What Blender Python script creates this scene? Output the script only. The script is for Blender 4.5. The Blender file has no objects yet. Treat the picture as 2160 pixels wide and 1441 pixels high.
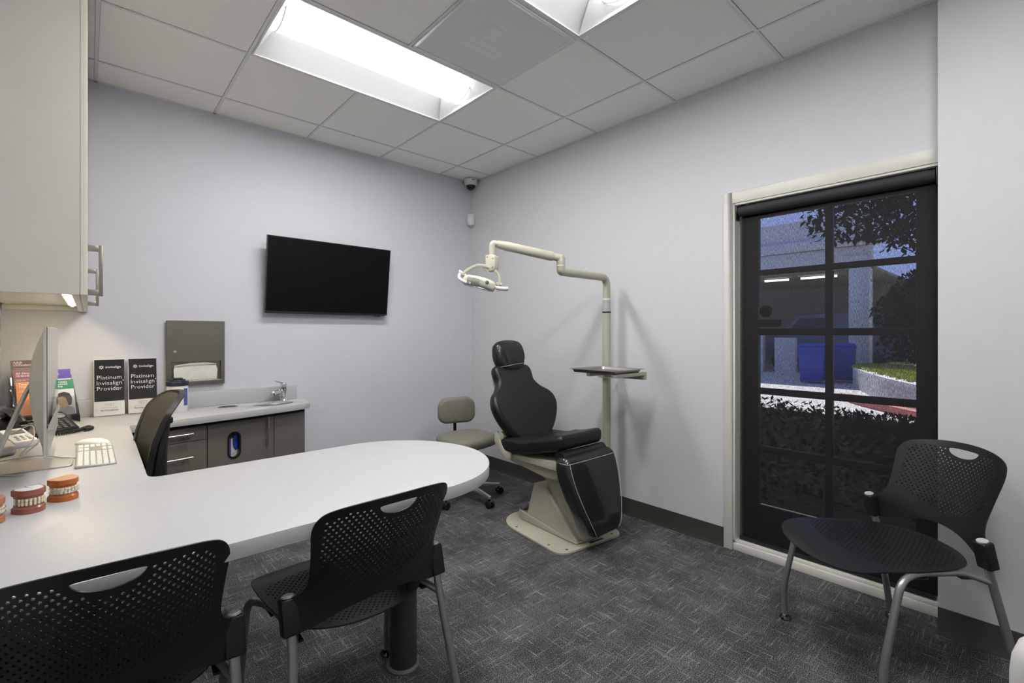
import bpy, bmesh, math, random
from mathutils import Vector, Matrix, Quaternion
from mathutils.geometry import delaunay_2d_cdt
random.seed(7)
PI = math.pi
SC = bpy.context.scene
COL = SC.collection

# ------------------------------------------------------------------ camera
cam_d = bpy.data.cameras.new('camera')
cam = bpy.data.objects.new('camera', cam_d)
COL.objects.link(cam)
cam.location = (-2.85288, -3.60682, 1.258)
cam.rotation_euler = (PI / 2, 0, -0.712655)
cam_d.sensor_width = 36.0
cam_d.lens = 16.4346
cam_d.shift_x = 0.01975
cam_d.shift_y = -0.0075
cam_d.clip_start = 0.02
SC.camera = cam

# ------------------------------------------------------------------ world, sun, exposure
SC.view_settings.view_transform = 'Standard'
SC.view_settings.look = 'None'
SC.view_settings.exposure = 0.0
SC.view_settings.gamma = 1.0
SC.view_settings.use_curve_mapping = False
wd = bpy.data.worlds.new('sky')
SC.world = wd
wd.use_nodes = True
bg = wd.node_tree.nodes['Background']
bg.inputs['Color'].default_value = (0.40, 0.49, 1.0, 1)
bg.inputs['Strength'].default_value = 2.8
sun_d = bpy.data.lights.new('sun', 'SUN')
sun_d.energy = 24.0
sun_d.angle = 0.01
sun_d.color = (1.0, 0.96, 0.9)
sun = bpy.data.objects.new('sun', sun_d)
COL.objects.link(sun)
sun.location = (22, 6, 20)
sun.rotation_euler = Vector((-0.55, -0.25, -0.80)).to_track_quat('-Z', 'Y').to_euler()

LAMP = 4.6            # emission of the ceiling diffusers
LAMP_W = 21.5         # watts of each ceiling fixture
STRIP = 95.0          # emission of the bar under the wall cabinet

# ------------------------------------------------------------------ materials
def _m(name):
    m = bpy.data.materials.new(name)
    m.use_nodes = True
    nt = m.node_tree
    return m, nt, nt.nodes, nt.links, nt.nodes['Principled BSDF']

def mat(name, col, rough=0.5, metal=0.0, var=0.06, scale=18.0, bump=0.0, bscale=200.0, spec=0.5, coat=0.0, stretch=None, detail=3.0):
    """principled surface whose colour drifts a little with procedural noise, optional fine relief"""
    m, nt, N, Lk, P = _m(name)
    P.inputs['Roughness'].default_value = rough
    P.inputs['Metallic'].default_value = metal
    P.inputs['Specular IOR Level'].default_value = spec
    P.inputs['Coat Weight'].default_value = coat
    tc = N.new('ShaderNodeTexCoord')
    src = tc.outputs['Object']
    if stretch:
        mp = N.new('ShaderNodeMapping'); mp.inputs['Scale'].default_value = stretch
        Lk.new(src, mp.inputs['Vector']); src = mp.outputs['Vector']
    nz = N.new('ShaderNodeTexNoise'); nz.inputs['Scale'].default_value = scale; nz.inputs['Detail'].default_value = detail
    Lk.new(src, nz.inputs['Vector'])
    rp = N.new('ShaderNodeValToRGB')
    a = [max(0, c * (1 - var)) for c in col[:3]]; b = [min(1, c * (1 + var)) for c in col[:3]]
    rp.color_ramp.elements[0].position = 0.3; rp.color_ramp.elements[0].color = (*a, 1)
    rp.color_ramp.elements[1].position = 0.7; rp.color_ramp.elements[1].color = (*b, 1)
    Lk.new(nz.outputs['Fac'], rp.inputs['Fac']); Lk.new(rp.outputs['Color'], P.inputs['Base Color'])
    if bump:
        n2 = N.new('ShaderNodeTexNoise'); n2.inputs['Scale'].default_value = bscale; n2.inputs['Detail'].default_value = 2
        Lk.new(src, n2.inputs['Vector'])
        bp = N.new('ShaderNodeBump'); bp.inputs['Strength'].default_value = bump; bp.inputs['Distance'].default_value = 0.002
        Lk.new(n2.outputs['Fac'], bp.inputs['Height']); Lk.new(bp.outputs['Normal'], P.inputs['Normal'])
    return m

def emit(name, col, s):
    m, nt, N, Lk, P = _m(name)
    P.inputs['Base Color'].default_value = (0.8, 0.8, 0.8, 1)
    P.inputs['Emission Color'].default_value = (*col, 1)
    P.inputs['Emission Strength'].default_value = s
    return m

def clear(name, tint=(1, 1, 1), gloss=0.08, rough=0.05, through=0.0):
    """thin clear sheet: mostly transparent, mirrors more at grazing angles; 'through' adds a milky diffuse share"""
    m, nt, N, Lk, P = _m(name)
    N.remove(P)
    out = N['Material Output']
    tr = N.new('ShaderNodeBsdfTransparent'); tr.inputs['Color'].default_value = (*tint, 1)
    gl = N.new('ShaderNodeBsdfGlossy'); gl.inputs['Roughness'].default_value = rough
    fr = N.new('ShaderNodeFresnel'); fr.inputs['IOR'].default_value = 1.3 + gloss
    mx = N.new('ShaderNodeMixShader')
    Lk.new(fr.outputs['Fac'], mx.inputs['Fac']); Lk.new(tr.outputs['BSDF'], mx.inputs[1]); Lk.new(gl.outputs['BSDF'], mx.inputs[2])
    res = mx.outputs['Shader']
    if through > 0:
        df = N.new('ShaderNodeBsdfDiffuse'); df.inputs['Color'].default_value = (0.8, 0.8, 0.8, 1)
        m2 = N.new('ShaderNodeMixShader'); m2.inputs['Fac'].default_value = through
        Lk.new(res, m2.inputs[1]); Lk.new(df.outputs['BSDF'], m2.inputs[2]); res = m2.outputs['Shader']
    Lk.new(res, out.inputs['Surface'])
    return m

def carpet_mat():
    m, nt, N, Lk, P = _m('carpet')
    tc = N.new('ShaderNodeTexCoord')
    def noise(sc, det, stretch):
        mp = N.new('ShaderNodeMapping'); mp.inputs['Scale'].default_value = stretch
        Lk.new(tc.outputs['Object'], mp.inputs['Vector'])
        n = N.new('ShaderNodeTexNoise'); n.inputs['Scale'].default_value = sc; n.inputs['Detail'].default_value = det
        n.inputs['Roughness'].default_value = 0.6
        Lk.new(mp.outputs['Vector'], n.inputs['Vector']); return n.outputs['Fac']
    def ramp(fac, p0, p1, c0=0.0, c1=1.0):
        r = N.new('ShaderNodeMapRange'); r.inputs['From Min'].default_value = p0; r.inputs['From Max'].default_value = p1
        r.inputs['To Min'].default_value = c0; r.inputs['To Max'].default_value = c1
        Lk.new(fac, r.inputs['Value']); return r.outputs['Result']
    def math_(op, a, b):
        n = N.new('ShaderNodeMath'); n.operation = op
        for i, v in enumerate((a, b)):
            if isinstance(v, float): n.inputs[i].default_value = v
            else: Lk.new(v, n.inputs[i])
        return n.outputs['Value']
    speck = noise(380.0, 2.0, (1, 1, 1))
    sx = ramp(noise(1.0, 2.0, (7, 100, 1)), 0.575, 0.71)
    sy = ramp(noise(1.0, 2.0, (100, 7, 1)), 0.58, 0.71)
    cloud = ramp(noise(4.0, 3.0, (1, 1, 1)), 0.35, 0.65, -0.02, 0.03)
    lines = math_('MAXIMUM', sx, sy)
    thr = math_('ADD', speck, math_('ADD', math_('MULTIPLY', lines, 0.09), cloud))
    rp = N.new('ShaderNodeValToRGB')
    e = rp.color_ramp.elements
    e[0].position = 0.40; e[0].color = (0.009, 0.009, 0.010, 1)
    e[1].position = 0.69; e[1].color = (0.50, 0.49, 0.49, 1)
    k = e.new(0.51); k.color = (0.045, 0.045, 0.048, 1)
    k = e.new(0.59); k.color = (0.16, 0.158, 0.16, 1)
    Lk.new(thr, rp.inputs['Fac']); Lk.new(rp.outputs['Color'], P.inputs['Base Color'])
    P.inputs['Roughness'].default_value = 0.95; P.inputs['Specular IOR Level'].default_value = 0.1
    bp = N.new('ShaderNodeBump'); bp.inputs['Strength'].default_value = 0.5; bp.inputs['Distance'].default_value = 0.003
    Lk.new(speck, bp.inputs['Height']); Lk.new(bp.outputs['Normal'], P.inputs['Normal'])
    return m

def screen_cloth():
    """woven sun screen: dark yarns with open gaps, irregular upright streaks"""
    m, nt, N, Lk, P = _m('screen_cloth')
    out = N['Material Output']
    tc = N.new('ShaderNodeTexCoord')
    def noise(st, det=2.0):
        mp = N.new('ShaderNodeMapping'); mp.inputs['Scale'].default_value = st
        Lk.new(tc.outputs['Object'], mp.inputs['Vector'])
        n = N.new('ShaderNodeTexNoise'); n.inputs['Scale'].default_value = 1.0; n.inputs['Detail'].default_value = det
        Lk.new(mp.outputs['Vector'], n.inputs['Vector']); return n.outputs['Fac']
    a = noise((1, 650, 60)); b = noise((1, 420, 420))
    ad = N.new('ShaderNodeMath'); ad.operation = 'ADD'; Lk.new(a, ad.inputs[0]); Lk.new(b, ad.inputs[1])
    mr = N.new('ShaderNodeMapRange'); mr.inputs['From Min'].default_value = 0.75; mr.inputs['From Max'].default_value = 1.3
    mr.inputs['To Min'].default_value = 0.05; mr.inputs['To Max'].default_value = 0.40
    Lk.new(ad.outputs['Value'], mr.inputs['Value'])
    P.inputs['Base Color'].default_value = (0.012, 0.012, 0.014, 1); P.inputs['Roughness'].default_value = 0.7
    P.inputs['Specular IOR Level'].default_value = 0.25
    tr = N.new('ShaderNodeBsdfTransparent')
    mx = N.new('ShaderNodeMixShader')
    Lk.new(mr.outputs['Result'], mx.inputs['Fac']); Lk.new(P.outputs['BSDF'], mx.inputs[1]); Lk.new(tr.outputs['BSDF'], mx.inputs[2])
    Lk.new(mx.outputs['Shader'], out.inputs['Surface'])
    return m

def perforated_mat():
    """sheet steel punched with 2 mm holes on a 4.5 mm pitch (too small to model one by one)"""
    m, nt, N, Lk, P = _m('perforated_sheet')
    out = N['Material Output']
    tc = N.new('ShaderNodeTexCoord')
    mp = N.new('ShaderNodeMapping'); mp.inputs['Scale'].default_value = (170, 170, 170)
    Lk.new(tc.outputs['Object'], mp.inputs['Vector'])
    fr = N.new('ShaderNodeVectorMath'); fr.operation = 'FRACTION'; Lk.new(mp.outputs['Vector'], fr.inputs[0])
    sb = N.new('ShaderNodeVectorMath'); sb.operation = 'SUBTRACT'; sb.inputs[1].default_value = (0.5, 0.5, 0.5)
    Lk.new(fr.outputs['Vector'], sb.inputs[0])
    ml = N.new('ShaderNodeVectorMath'); ml.operation = 'MULTIPLY'; ml.inputs[1].default_value = (1, 1, 0)
    Lk.new(sb.outputs['Vector'], ml.inputs[0])
    ln = N.new('ShaderNodeVectorMath'); ln.operation = 'LENGTH'; Lk.new(ml.outputs['Vector'], ln.inputs[0])
    lt = N.new('ShaderNodeMath'); lt.operation = 'LESS_THAN'; lt.inputs[1].default_value = 0.24
    Lk.new(ln.outputs['Value'], lt.inputs[0])
    P.inputs['Base Color'].default_value = (0.92, 0.92, 0.92, 1); P.inputs['Roughness'].default_value = 0.5
    tr = N.new('ShaderNodeBsdfTransparent')
    mx = N.new('ShaderNodeMixShader')
    Lk.new(lt.outputs['Value'], mx.inputs['Fac']); Lk.new(P.outputs['BSDF'], mx.inputs[1]); Lk.new(tr.outputs['BSDF'], mx.inputs[2])
    Lk.new(mx.outputs['Shader'], out.inputs['Surface'])
    return m

MT = dict(
    wall=mat('wall_paint', (0.63, 0.633, 0.688), 0.6, var=0.012, bump=0.06, bscale=350),
    wall_side_lit=mat('wall_paint_side_lit', (0.63, 0.635, 0.662), 0.6, var=0.012, bump=0.06, bscale=350),  # back wall's paint again; the tone light gives the side walls is coloured in
    tile=mat('ceiling_board', (0.93, 0.92, 0.885), 0.9, var=0.015, scale=60, bump=0.1, bscale=600, spec=0.1),
    grid=mat('grid_steel', (0.76, 0.76, 0.75), 0.45, var=0.01),
    plenum=mat('plenum', (0.3, 0.3, 0.3), 0.9),
    carpet=carpet_mat(),
    base=mat('rubber_base', (0.045, 0.042, 0.036), 0.45, var=0.05),
    trim=mat('trim_paint', (0.66, 0.65, 0.60), 0.4, var=0.015),
    counter=mat('solid_surface', (0.475, 0.475, 0.49), 0.44, var=0.008, scale=60),
    taupe=mat('taupe_laminate', (0.135, 0.125, 0.108), 0.42, var=0.03, scale=40),
    darkgap=mat('dark_carcass', (0.02, 0.019, 0.018), 0.8),
    cream=mat('cream_laminate', (0.60, 0.58, 0.53), 0.45, var=0.012),
    creamw=mat('cabinet_white', (0.78, 0.75, 0.66), 0.35, var=0.01),
    steel=mat('brushed_steel', (0.36, 0.35, 0.32), 0.32, 1.0, var=0.08, scale=6, stretch=(4, 4, 160)),
    nickel=mat('satin_nickel', (0.62, 0.60, 0.55), 0.28, 1.0, var=0.03),
    pull=mat('dull_nickel', (0.38, 0.365, 0.32), 0.38, 1.0, var=0.03),
    chrome=mat('chrome', (0.75, 0.75, 0.76), 0.07, 1.0, var=0.01),
    glide=mat('dark_chrome', (0.10, 0.10, 0.10), 0.15, 1.0),
    panel=mat('dispenser_steel', (0.24, 0.225, 0.195), 0.36, 1.0, var=0.05, scale=5, stretch=(6, 6, 60)),
    tube=mat('grey_tube', (0.33, 0.335, 0.345), 0.36, 0.75, var=0.03, bump=0.03, bscale=900),
    black=mat('black_plastic', (0.012, 0.012, 0.012), 0.38, var=0.06, bump=0.05, bscale=900, spec=0.35),
    blacks=mat('black_smooth', (0.010, 0.010, 0.011), 0.25, var=0.05),
    vinyl=mat('black_vinyl', (0.0075, 0.0078, 0.0078), 0.42, var=0.08, bump=0.12, bscale=420),
    beige=mat('beige_enamel', (0.44, 0.432, 0.345), 0.32, var=0.02),
    beigep=mat('beige_plastic', (0.53, 0.52, 0.425), 0.35, var=0.02),
    olive=mat('olive_vinyl', (0.215, 0.208, 0.165), 0.48, var=0.04, bump=0.08, bscale=500),
    alu=mat('aluminium', (0.62, 0.62, 0.61), 0.30, 1.0, var=0.02),
    alud=mat('aluminium_satin', (0.60, 0.60, 0.56), 0.42, 0.55, var=0.02),
    white=mat('white_plastic', (0.74, 0.74, 0.73), 0.35, var=0.01),
    offwhite=mat('off_white_plastic', (0.62, 0.61, 0.58), 0.4, var=0.02),
    paper=mat('paper', (0.72, 0.70, 0.65), 0.9, var=0.05, scale=25, bump=0.3, bscale=60),
    screen=mat('screen_glass', (0.002, 0.002, 0.002), 0.5, var=0.0, spec=0.15),
    glossb=mat('glossy_black_glass', (0.004, 0.004, 0.005), 0.04, var=0.0),
    bezel=mat('bezel', (0.016, 0.016, 0.017), 0.4),
    legp=mat('leg_paint', (0.040, 0.038, 0.036), 0.4),
    greyp=mat('grey_plastic', (0.10, 0.10, 0.105), 0.5, var=0.04),
    meshg=mat('grey_mesh', (0.042, 0.041, 0.037), 0.5, var=0.12, scale=300, bump=0.4, bscale=900),
    rimg=mat('dark_grey_rim', (0.022, 0.0215, 0.020), 0.42, var=0.1, bump=0.2, bscale=700),
    navy=mat('navy_plastic', (0.012, 0.014, 0.026), 0.3),
    blue=mat('blue_print', (0.07, 0.09, 0.32), 0.5),
    purple=mat('purple_print', (0.09, 0.05, 0.30), 0.5),
    film=mat('blue_film', (0.018, 0.04, 0.30), 0.18, var=0.6, scale=40, bump=0.6, bscale=50),
    maroon=mat('maroon_print', (0.085, 0.022, 0.045), 0.4),
    rose=mat('rose_print', (0.22, 0.045, 0.075), 0.4),
    orange=mat('orange_print', (0.62, 0.20, 0.025), 0.4),
    violet=mat('violet_print', (0.085, 0.05, 0.36), 0.4),
    green=mat('green_print', (0.03, 0.22, 0.13), 0.4),
    photo=mat('photo_print', (0.22, 0.12, 0.12), 0.4, var=0.6, scale=9),
    skin=mat('skin_print', (0.52, 0.32, 0.19), 0.5),
    hair=mat('hair_print', (0.02, 0.014, 0.012), 0.5),
    shirt=mat('shirt_print', (0.28, 0.28, 0.31), 0.5),
    ink=mat('white_ink', (0.85, 0.85, 0.85), 0.6, var=0.0),
    inkd=mat('dark_ink', (0.03, 0.03, 0.035), 0.6, var=0.0),
    inkg=mat('grey_ink', (0.45, 0.45, 0.46), 0.6, var=0.0),
    plaque=mat('plaque_black', (0.022, 0.021, 0.022), 0.10, var=0.05),
    plaqw=mat('plaque_white', (0.72, 0.715, 0.70), 0.25, var=0.01),
    gum=mat('gum_rose', (0.30, 0.10, 0.068), 0.22, var=0.12, scale=60),
    gumo=mat('gum_orange', (0.44, 0.12, 0.026), 0.25, var=0.10, scale=60),
    gumt=mat('gum_tan', (0.38, 0.17, 0.075), 0.3, var=0.08, scale=60),
    tooth=mat('tooth', (0.74, 0.66, 0.46), 0.25, var=0.04, scale=150),
    toothw=mat('tooth_pale', (0.80, 0.76, 0.62), 0.25, var=0.04, scale=150),
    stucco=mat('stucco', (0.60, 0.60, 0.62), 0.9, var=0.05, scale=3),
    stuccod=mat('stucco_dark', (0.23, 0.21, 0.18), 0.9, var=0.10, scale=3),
    concrete=mat('concrete', (0.50, 0.49, 0.47), 0.9, var=0.10, scale=5, bump=0.2, bscale=60),
    paving=mat('paving', (0.52, 0.51, 0.50), 0.9, var=0.10, scale=4, bump=0.2, bscale=60),
    redcurb=mat('red_curb', (0.50, 0.16, 0.13), 0.7, var=0.15, scale=8),
    bin=mat('blue_bin', (0.03, 0.06, 0.40), 0.5, var=0.06),
    car=mat('car_paint', (0.10, 0.115, 0.20), 0.3),
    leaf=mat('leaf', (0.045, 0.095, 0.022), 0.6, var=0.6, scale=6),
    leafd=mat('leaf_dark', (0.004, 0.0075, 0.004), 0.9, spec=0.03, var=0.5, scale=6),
    bark=mat('bark', (0.12, 0.085, 0.06), 0.9, var=0.3, scale=12, bump=0.5, bscale=40),
    grass=mat('grass', (0.42, 0.45, 0.11), 0.8, var=0.5, scale=9),
    doorp=mat('door_paint', (0.030, 0.030, 0.032), 0.5, var=0.04),
    glass=clear('window_glass', (0.93, 0.95, 0.95), 0.2, 0.02),
    acrylic=clear('acrylic', (0.96, 0.97, 0.97), 0.2, 0.03, 0.03),
    wrap=clear('plastic_wrap', (0.95, 0.96, 0.97), 0.22, 0.08, 0.018),
    cloth=screen_cloth(),
    perf=perforated_mat(),
    lamp=emit('lit_diffuser', (1.0, 0.985, 0.97), LAMP),
    strip=emit('lit_strip', (1.0, 0.83, 0.50), STRIP),
    lampb=emit('carport_tube', (1.0, 0.95, 0.85), 9.0),
    reflector=mat('white_reflector', (0.80, 0.80, 0.80), 0.45, var=0.005),
)

# ------------------------------------------------------------------ mesh builder
def rotm(ax, a): return Matrix.Rotation(a, 4, ax)
def tr(x, y, z): return Matrix.Translation((x, y, z))

def frame(d):
    d = d.normalized()
    h = Vector((0, 0, 1)) if abs(d.z) < 0.95 else Vector((1, 0, 0))
    a = h.cross(d).normalized()
    return a, d.cross(a).normalized()

class MB:
    def __init__(s): s.v = []; s.f = []
    def add(s, vs, fs, X=None):
        o = len(s.v)
        s.v += [(X @ Vector(p)) if X else Vector(p) for p in vs]
        s.f += [tuple(o + i for i in f) for f in fs]
        return s
    def box(s, c, d, X=None):
        x, y, z = c; a, b, e = d[0] / 2, d[1] / 2, d[2] / 2
        vs = [(x + i * a, y + j * b, z + k * e) for i in (-1, 1) for j in (-1, 1) for k in (-1, 1)]
        return s.add(vs, [(0, 1, 3, 2), (4, 6, 7, 5), (0, 4, 5, 1), (2, 3, 7, 6), (0, 2, 6, 4), (1, 5, 7, 3)], X)
    def rng(s, p, q, X=None):
        return s.box([(a + b) / 2 for a, b in zip(p, q)], [abs(b - a) for a, b in zip(p, q)], X)
    def rbox(s, c, d, r, k=4, X=None, fn=None, sub=3):
        """box with all edges rounded by r"""
        h = [q / 2 for q in d]
        def ax(hh):
            rr = min(r, hh)
            a = [-hh + rr * (1 - math.cos(i / k * PI / 2)) for i in range(k)]
            a = [-hh + rr * (i / k) for i in range(k)]
            inner = hh - rr
            mid = [-inner + 2 * inner * i / sub for i in range(sub + 1)] if inner > 1e-6 else [0.0]
            return a + mid + [-t for t in reversed(a)]
        A = [ax(q) for q in h]
        idx = {}; vs = []; fs = []
        def vid(p):
            key = tuple(round(t, 6) for t in p)
            if key in idx: return idx[key]
            cc = [max(-(hh - min(r, hh)), min(hh - min(r, hh), t)) for t, hh in zip(p, h)]
            dv = Vector([t - q for t, q in zip(p, cc)])
            w = Vector(cc) + (dv.normalized() * r if dv.length > 1e-9 else dv)
            w = Vector([w[i] if r <= h[i] else w[i] * h[i] / r for i in range(3)])
            if fn: w = Vector(fn(w))
            idx[key] = len(vs); vs.append(w + Vector(c)); return idx[key]
        for axis in range(3):
            u, v = (axis + 1) % 3, (axis + 2) % 3
            for sg in (-1, 1):
                for i in range(len(A[u]) - 1):
                    for j in range(len(A[v]) - 1):
                        q = []
                        for a, b in ((i, j), (i + 1, j), (i + 1, j + 1), (i, j + 1)):
                            p = [0, 0, 0]; p[axis] = sg * h[axis]; p[u] = A[u][a]; p[v] = A[v][b]
                            q.append(vid(p))
                        q = list(dict.fromkeys(q))
                        if len(q) < 3: continue
                        fs.append(tuple(q if sg > 0 else reversed(q)))
        return s.add(vs, fs, X)
    def tube(s, path, r, n=12, X=None, caps=True, closed=False):
        P = [Vector(p) for p in path]; m = len(P)
        R = r if isinstance(r, (list, tuple)) else [r] * m
        vs = []; fs = []
        T = []
        for i in range(m):
            if closed: t = P[(i + 1) % m] - P[i - 1]
            else: t = P[min(i + 1, m - 1)] - P[max(i - 1, 0)]
            T.append(t.normalized())
        a, b = frame(T[0])
        for i in range(m):
            if i:
                q = T[i - 1].rotation_difference(T[i]); a = q @ a; b = q @ b
            for k in range(n):
                an = 2 * PI * k / n
                vs.append(P[i] + (a * math.cos(an) + b * math.sin(an)) * R[i])
        for i in range(m if closed else m - 1):
            i2 = (i + 1) % m
            for k in range(n):
                k2 = (k + 1) % n
                fs.append((i * n + k, i * n + k2, i2 * n + k2, i2 * n + k))
        if caps and not closed:
            fs.append(tuple(reversed(range(n)))); fs.append(tuple(range((m - 1) * n, m * n)))
        return s.add(vs, fs, X)
    def cyl(s, p, q, r, n=20, r2=None, X=None):
        return s.tube([p, q], [r, r if r2 is None else r2], n, X)
    def lathe(s, prof, n=24, X=None, cap=True):
        """profile of (radius, z) from bottom to top"""
        vs = []; fs = []
        for r, z in prof:
            for k in range(n):
                a = 2 * PI * k / n; vs.append((r * math.cos(a), r * math.sin(a), z))
        for i in range(len(prof) - 1):
            for k in range(n):
                k2 = (k + 1) % n
                fs.append((i * n + k, i * n + k2, (i + 1) * n + k2, (i + 1) * n + k))
        if cap:
            fs.append(tuple(reversed(range(n)))); fs.append(tuple(range((len(prof) - 1) * n, len(prof) * n)))
        return s.add(vs, fs, X)
    def prism(s, poly, z0, z1, X=None):
        n = len(poly)
        ar = sum(poly[i][0] * poly[(i + 1) % n][1] - poly[(i + 1) % n][0] * poly[i][1] for i in range(n))
        if ar < 0: poly = list(reversed(poly))
        vs = [(p[0], p[1], z0) for p in poly] + [(p[0], p[1], z1) for p in poly]
        fs = [tuple(reversed(range(n))), tuple(range(n, 2 * n))]
        fs += [(i, (i + 1) % n, n + (i + 1) % n, n + i) for i in range(n)]
        return s.add(vs, fs, X)
    def loft(s, rings, X=None, cap=True, closed=True):
        n = len(rings[0]); vs = [p for r in rings for p in r]; fs = []
        for i in range(len(rings) - 1):
            for k in range(n if closed else n - 1):
                k2 = (k + 1) % n
                fs.append((i * n + k, i * n + k2, (i + 1) * n + k2, (i + 1) * n + k))
        if cap:
            fs.append(tuple(reversed(range(n)))); fs.append(tuple(range((len(rings) - 1) * n, len(rings) * n)))
        return s.add(vs, fs, X)
    def pad(s, out, t, r, dome=0.0, X=None, k=5, fn=None):
        """cushion: outline in xy (counter-clockwise), thickness t in z from 0, edges rounded by r, top bulging by dome"""
        n = len(out)
        O = [Vector((p[0], p[1])) for p in out]
        nr = []
        for i in range(n):
            d = (O[(i + 1) % n] - O[i - 1]).normalized(); nr.append(Vector((d.y, -d.x)))
        c = sum(O, Vector((0, 0))) / n
        rings = []
        def ring(ins, z): rings.append([(O[i].x - nr[i].x * ins, O[i].y - nr[i].y * ins, z) for i in range(n)])
        def shrink(base, f, z): rings.append([(c.x + (p[0] - c.x) * f, c.y + (p[1] - c.y) * f, z) for p in base])
        base0 = [(O[i].x - nr[i].x * r, O[i].y - nr[i].y * r) for i in range(n)]
        for f in (0.02, 0.35, 0.7): shrink(base0, f, 0.0)
        for i in range(k + 1):
            a = i / k * PI / 2; ring(r * (1 - math.sin(a)), r * (1 - math.cos(a)))
        for i in range(k + 1):
            a = i / k * PI / 2; ring(r * (1 - math.cos(a)), t - r + r * math.sin(a))
        for f in (0.9, 0.75, 0.55, 0.35, 0.15, 0.02): shrink(base0, f, t + dome * (1 - f * f))
        if fn: rings = [[fn(Vector(p)) for p in rg] for rg in rings]
        return s.loft(rings, X)
    def xf(s, X): s.v = [X @ p for p in s.v]; return s
    def mesh(s, name, m, sharp=35, bevel=0.0, seg=2):
        me = bpy.data.meshes.new(name)
        me.from_pydata([tuple(p) for p in s.v], [], s.f)
        if bevel > 0:
            b = bmesh.new(); b.from_mesh(me)
            bmesh.ops.remove_doubles(b, verts=b.verts, dist=1e-6)
            es = [e for e in b.edges if len(e.link_faces) == 2 and e.calc_face_angle(0) > 0.5]
            bmesh.ops.bevel(b, geom=es, offset=bevel, segments=seg, profile=0.5, affect='EDGES', clamp_overlap=True)
            b.to_mesh(me); b.free()
        me.validate(); me.update()
        me.polygons.foreach_set('use_smooth', [True] * len(me.polygons))
        me.set_sharp_from_angle(angle=math.radians(sharp))
        if m: me.materials.append(m)
        return me

def obj(name, mb, m, parent=None, bevel=0.0, sharp=35, seg=2, label=None):
    me = mb.mesh(name, m, sharp, bevel, seg) if isinstance(mb, MB) else mb
    o = bpy.data.objects.new(name, me); COL.objects.link(o)
    if parent: o.parent = parent
    if label: o['label'] = label
    return o

def tag(o, label, cat, group=None):
    o['label'] = label; o['category'] = cat
    if group: o['group'] = group
    return o

def thing(name, label, cat, loc=(0, 0, 0), rz=0.0, group=None):
    o = bpy.data.objects.new(name, None); COL.objects.link(o)
    o.empty_display_size = 0.05
    o.location = loc; o.rotation_euler = (0, 0, rz)
    return tag(o, label, cat, group)

def struct(name, mb, m, parent=None, bevel=0.0, sharp=35):
    o = obj(name, mb, m, parent, bevel, sharp)
    if not parent: o['kind'] = 'structure'
    return o

def dup(o, parent=None, loc=None, rz=None):
    c = o.copy(); COL.objects.link(c)
    if parent: c.parent = parent
    if loc is not None: c.location = loc
    if rz is not None: c.rotation_euler = (0, 0, rz)
    for ch in o.children: dup(ch, c)
    return c

def text_mesh(body, size, align='LEFT', space=1.0, line=1.0, ext=0.0003, off=0.0):
    cu = bpy.data.curves.new('lettering', 'FONT')
    cu.body = body; cu.size = size; cu.align_x = align; cu.space_character = space; cu.space_line = line
    cu.extrude = ext; cu.resolution_u = 2; cu.offset = off
    t = bpy.data.objects.new('tmp', cu); COL.objects.link(t)
    bpy.context.view_layer.update()
    dg = bpy.context.evaluated_depsgraph_get()
    me = bpy.data.meshes.new_from_object(t.evaluated_get(dg))
    bpy.data.objects.remove(t); bpy.data.curves.remove(cu)
    return me

def text(body, size, X, m, parent, align='LEFT', name='lettering', **kw):
    me = text_mesh(body, size, align, **kw)
    me.transform(X); me.materials.clear(); me.materials.append(m)
    o = bpy.data.objects.new(name, me); COL.objects.link(o); o.parent = parent
    return o

def fillet(pts, r, k=6):
    """polyline with its corners rounded"""
    P = [Vector(p) for p in pts]; out = [P[0]]
    for i in range(1, len(P) - 1):
        rr = r[i - 1] if isinstance(r, (list, tuple)) else r
        a, b, c = P[i - 1], P[i], P[i + 1]
        d1 = (a - b).normalized(); d2 = (c - b).normalized()
        rr = min(rr, (a - b).length * 0.49, (c - b).length * 0.49)
        p, q = b + d1 * rr, b + d2 * rr
        for j in range(k + 1):
            t = j / k; out.append(p * (1 - t) ** 2 + b * 2 * t * (1 - t) + q * t * t)
    out.append(P[-1]); return out

def spline(pts, k=8, closed=False):
    P = [Vector(p) for p in pts]; n = len(P); out = []
    for i in range(n if closed else n - 1):
        p0 = P[(i - 1) % n] if closed or i else P[0] * 2 - P[1]
        p1 = P[i]; p2 = P[(i + 1) % n]
        p3 = P[(i + 2) % n] if closed or i + 2 < n else P[-1] * 2 - P[-2]
        for j in range(k):
            t = j / k
            out.append(0.5 * ((2 * p1) + (p2 - p0) * t + (2 * p0 - 5 * p1 + 4 * p2 - p3) * t * t + (3 * p1 - p0 - 3 * p2 + p3) * t ** 3))
    if not closed: out.append(P[-1])
    return out

def rrect(w, h, r, k=6, cx=0.0, cy=0.0):
    """rounded rectangle outline, counter-clockwise; r one radius or four (BL, BR, TR, TL)"""
    R = r if isinstance(r, (list, tuple)) else [r] * 4
    out = []
    for (sx, sy, a0), rr in zip(((-1, -1, PI), (1, -1, 1.5 * PI), (1, 1, 0), (-1, 1, PI / 2)), R):
        ox, oy = cx + sx * (w / 2 - rr), cy + sy * (h / 2 - rr)
        for j in range(k + 1):
            a = a0 + PI / 2 * j / k; out.append((ox + rr * math.cos(a), oy + rr * math.sin(a)))
    return out

H = 2.739; T = 0.6096; XL = -3.204; YF = -5.30

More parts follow.
